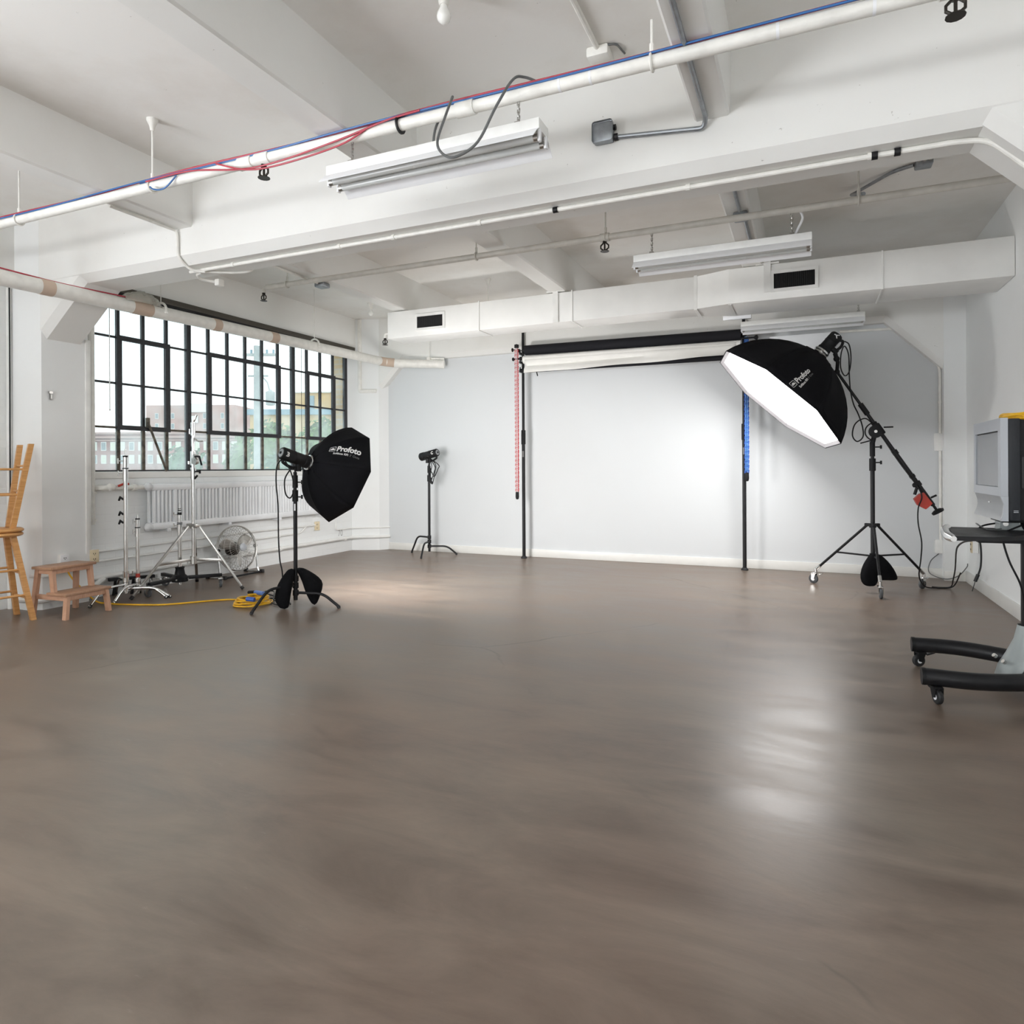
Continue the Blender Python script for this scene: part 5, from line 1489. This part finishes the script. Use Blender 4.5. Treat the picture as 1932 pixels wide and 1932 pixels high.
MB().prism([V(X0 - .002, y0 - .003, 1.0595), V(X0 + .014, y0 - .003, 1.02), V(X0 + .010, y0 - .003, .975), V(X0 + .0, y0 - .003, z0 - .002), V(X0 + .032, y0 - .003, z0 - .002), V(X0 + .032, y0 - .003, 1.0595)], (0, .018, 0)).build('speaker_end', SILV, t)
MB().bx(X0 - .001 + .010, X0 + .016, 4.37, 4.40, 1.015, 1.022).build('maker_badge', CHR, t)
MB().bx(X0 + .0325, X0 + .085, y0 + .004, y1 - .004, z0, z1 - .004, .006).build('case_front', TVB, t)
bk = [(X0 + .085, z0 + .004), (X0 + .085, z1 - .008), (X0 + .12, z1 - .02), (X0 + .155, z1 - .06), (X0 + .165, z1 - .12), (X0 + .165, z0 + .02), (X0 + .155, z0 + .004)]
MB().prism([V(x, y0 + .012, z) for x, z in bk], (0, y1 - y0 - .024, 0)).build('case_back', BLK2, t)
MB().bx(X0 + .09, X0 + .155, y0 + .006, y0 + .014, 1.10, 1.26, .002).build('socket_panel', DARK, t)
for i, z in enumerate((1.16, 1.143, 1.127)): MB().cyl((X0 + .125, y0 + .008, z), (X0 + .125, y0 - .002, z), .005, n=8).build('socket', [YEL, WHT2, REDP][i], t)
MB().bx(X0 + .055, X0 + .075, y0 + .002, y0 + .006, .985, .988).bx(X0 + .055, X0 + .075, y0 + .002, y0 + .006, .978, .981).build('side_print', SILV, t)
mb = MB()
for i in range(7):
    rr_ = .075 - .003 * (i % 3)
    mb.tube([V(1.04 + .008 * math.sin(i), 4.38 + (rr_ + .10) * math.cos(2 * PI * k / 18 + i), 1.463 + .009 * (i // 2) + .004 * math.sin(k + i)) + V(rr_ * math.sin(2 * PI * k / 18 + i) * .8, 0, 0) for k in range(18)], .0065, 6, True)
mb.cyl((1.09, 4.37, 1.395), (1.09, 4.37, 1.462), .042, n=16)
tag(mb.build('coiled_cable', YEL), 'coil of yellow cable lying on top of the trolley column behind the television', 'cable')
tag(MB().tube(spline([(1.0, 4.50, .90), (.90, 4.46, .88), (.875, 4.42, .85), (.88, 4.40, .75), (.878, 4.40, .66), (.862, 4.40, .60)]), .005, 8).cyl((.866, 4.40, .615), (.852, 4.40, .575), .009, n=8).cyl((.852, 4.40, .575), (.838, 4.40, .52), .002, n=5).build('adapter_cable', CABLE), 'short dark cable with a plug dangling below the trolley tray', 'cable')
tag(MB().tube(spline([(1.04, 4.30, .90), (.97, 4.26, .87), (.945, 4.25, .84), (.97, 4.24, .72), (1.02, 4.25, .60), (1.05, 4.30, .50), (1.055, 4.33, .45)]), .005, 8).build('adapter_cable', CABLE), 'dark cable sloping from the television bracket down to the trolley column', 'cable')
tag(MB().tube(spline([(.90, 4.46, .868), (.86, 4.40, .895), (.85, 4.34, .90), (.87, 4.28, .882), (.90, 4.27, .876), (.95, 4.29, .88)]), .003, 6).build('adapter_cable', GCABLE), 'thin grey wire curling on the trolley tray', 'cable')
tag(MB().tube(spline([(1.135, 7.72, .012), (1.22, 7.74, .008), (1.299, 7.75, .02), (1.275, 7.5, .12), (1.241, 7.2, .267), (1.111, 6.4, .512), (.985, 5.6, .646), (.893, 4.9, .745), (.858, 4.46, .80), (.85, 4.40, .83)]), .006, 8).box((.85, 4.39, .838), (.05, .03, .02), None, .005).build('power_cord', CABLE), 'black cord rising from the floor near the right wall to the underside of the tray', 'cord')

# ================================================================ outside the window
GROUND = M('pale_bounce_ground', (0.60, 0.60, 0.58), 0.9)  # ground colour made pale to bounce sky light up into the room
struct('ground_outside', MB().add([(-420, -60, -4), (-7, -60, -4), (-7, 420, -4), (-420, 420, -4)], [(0, 1, 2, 3)]), GROUND)
def building(label, A, B, z1, dp, mat, wins, trim=None, roofm=None):
    A, B = V(*A, 0), V(*B, 0)
    u = (B - A).normalized(); L = (B - A).length
    n_ = V(u.y, -u.x, 0)
    if n_.dot(-A) < 0: n_ = -n_
    t_ = thing('building', label, 'building', (A.x, A.y, -4))
    MB().prism([A + V(0, 0, -4), B + V(0, 0, -4), B - n_ * dp + V(0, 0, -4), A - n_ * dp + V(0, 0, -4)], (0, 0, z1 + 4)).build('wall', mat, t_, smooth=0)
    R = Matrix((u, n_, V(0, 0, 1))).transposed()
    for (f, z, w_, h_, fm, gm) in wins:
        p = A + u * (L * f) + V(0, 0, z)
        fr_ = MB().box(p + n_ * .05, (w_, .2, h_), R).build('window', fm, t_, smooth=0)
        MB().box(p + n_ * .16, (w_ * .8, .04, h_ * .85), R).build('pane', gm, fr_, smooth=0)
    if trim:
        mb = MB()
        for z, h_, d in trim: mb.box(A + u * L / 2 + n_ * d / 2 + V(0, 0, z), (L + d, d, h_), R)
        mb.build('cornice', roofm, t_, smooth=0)
    return t_, u, n_, L, R
OWH = M('outside_white', (0.55, 0.56, 0.55), 0.7)
OGL = M('outside_glass', (0.16, 0.20, 0.22), 0.3)
OGL2 = M('outside_pale_blind', (0.50, 0.52, 0.44), 0.6)
BR1 = M('red_brick_far', (0.26, 0.13, 0.12), 0.9, var=0.15, vs=.4)
BR2 = M('weathered_brick_far', (0.36, 0.24, 0.22), 0.9, var=0.22, vs=.12)
BR3 = M('pale_render_far', (0.42, 0.46, 0.46), 0.9, var=0.06, vs=.2)
BR4 = M('tan_brick_far', (0.52, 0.39, 0.22), 0.9, var=0.08, vs=.5)
BLR = M('blue_roof_edge', (0.20, 0.30, 0.36), 0.6)
wins = []
for i in range(16):
    for z in (3.2, 5.75):
        wins.append(((i + .5) / 16, z, 1.0, 1.7, OWH, OGL2 if (i * 7 + int(z)) % 3 else OGL))
building('low red brick building with rows of white-framed windows seen through the lower left panes', (-128.1, 85.8), (-101.5, 97.5), 8.3, 14, BR1, wins, [(7.5, .35, .6), (6.9, .2, .4), (8.3, .4, .3)], BR2)
tb, u, n_, L, R = building('tall weathered brick building with a white sign panel beyond the low red one', (-236, 180.4), (-204, 194), 26.2, 25, BR2, [(f, z, 1.3, 2.2, OWH, OGL) for f in (.12, .30, .66, .86) for z in (13, 18, 22)])
p = V(-217.6, 188.3, 25.1) + n_ * .6
MB().box(p, (9.0, .5, 3.4), R).box(p + V(0, 0, -4.5) - u * 1.0, (3.0, .5, 2.6), R).build('sign', M('sign_white', (0.62, 0.64, 0.62), 0.6), tb, smooth=0)
building('long pale building behind the utility pole', (-297.5, 277.5), (-245, 300), 34, 30, BR3, [(f, z, 1.8, 3.0, OGL, OGL) for f in (.12, .2, .28) for z in (18.5, 23.5, 28)])
building('low tan brick building with a blue roof edge at the right of the window view', (-52.2, 51.6), (-40, 57.2), 7.1, 6, BR4, [], [(7.0, .55, .5)], BLR)
building('upper tan brick block with a blue door rising behind the blue roof edge', (-55.5, 61.5), (-47, 65.2), 10.15, 8, BR4, [(.24, 9.0, .62, 1.6, BLR, BLR)], [(10.2, .13, .2)], OWH)
t = thing('utility_pole', 'grey wooden utility pole with crossarms and a transformer outside the window', 'utility pole', (-22.65, 22.8, -4))
PL = M('weathered_pole', (0.33, 0.36, 0.36), 0.9)
MB().cyl((-22.65, 22.8, -4), (-22.65, 22.8, 6.75), .17, .13, 12).build('pole', PL, t)
MB().box((-22.55, 22.85, 6.35), (1.45, .12, .12), Matrix.Rotation(.41, 3, 'Z')).build('crossarm', PL, t)
MB().box((-22.6, 22.83, 5.4), (.9, .08, .08), Matrix.Rotation(.41, 3, 'Z')).build('crossarm', PL, t)
mb = MB()
for q in (-.65, -.35, .35, .65): mb.cyl((-22.55 + q * .916, 22.85 + q * .4, 6.40), (-22.55 + q * .916, 22.85 + q * .4, 6.58), .05, n=8)
mb.build('insulators', BLR, t)
MB().lathe([(0, .05), (.03, .20), (.62, .20), (.66, .1), (.72, .05)], (-22.05, 23.0, 4.05), (0, 0, 1), 14).build('transformer', PL, t)
MB().tube([(-22.1, 23.0, 4.75), (-22.2, 22.98, 5.1), (-22.4, 22.9, 5.35)], .035, 6).build('wire', PL, t)
LEAF = M('leaf_green', (0.10, 0.19, 0.055), 0.8, var=0.45, vs=1.4)
LEAF2 = M('blue_green_leaf', (0.09, 0.17, 0.10), 0.8, var=0.35, vs=1.2)
BARK = M('bark', (0.14, 0.11, 0.08), 0.9)
def tree(label, x, y, zt, rw, mat, n_=420):
    t_ = thing('tree', label, 'tree', (x, y, -4), 'trees outside the window')
    MB().cyl((x, y, -4), (x, y, zt - rw), .16, .09, 8).build('trunk', BARK, t_)
    mb = MB()
    cz = zt - rw * 1.0
    for i in range(n_):
        th, ph, rr_ = random.uniform(0, 2 * PI), math.acos(random.uniform(-1, 1)), random.uniform(.55, 1.0)
        p = V(x + rw * rr_ * math.sin(ph) * math.cos(th), y + rw * rr_ * math.sin(ph) * math.sin(th), cz + rw * 1.0 * rr_ * math.cos(ph))
        s_ = rw * random.uniform(.10, .20)
        nrm = V(random.gauss(0, 1), random.gauss(0, 1), random.gauss(0, 1)).normalized()
        a_, b_ = nrm.orthogonal().normalized() * s_, nrm.cross(nrm.orthogonal()).normalized() * s_ * .6
        mb.add([p - a_, p + b_, p + a_, p - b_ * 1.0, p + nrm * s_ * .25], [(0, 1, 4), (1, 2, 4), (2, 3, 4), (3, 0, 4)])
    mb.ball((x, y, cz), rw * .72, 12)
    mb.build('crown', mat, t_, smooth=0)
tree('rounded blue-green tree in front of the low red brick building', -67.5, 56.6, 4.2, 2.6, LEAF2, 300)
tree('bright green tree left of the utility pole', -63.0, 62.5, 5.6, 3.4, LEAF, 400)
tree('second green tree behind the utility pole', -46.0, 50.6, 4.2, 2.5, LEAF2, 350)
tree('leafy green tree right of the utility pole, against the tan building', -33.6, 35.0, 4.6, 1.75, LEAF, 420)
tree('rightmost leafy green tree against the tan building', -30.3, 36.9, 4.9, 2.0, LEAF, 420)
tree('low bluish bush between the utility pole and the tan building', -29.0, 31.5, 2.4, 1.5, LEAF2, 300)
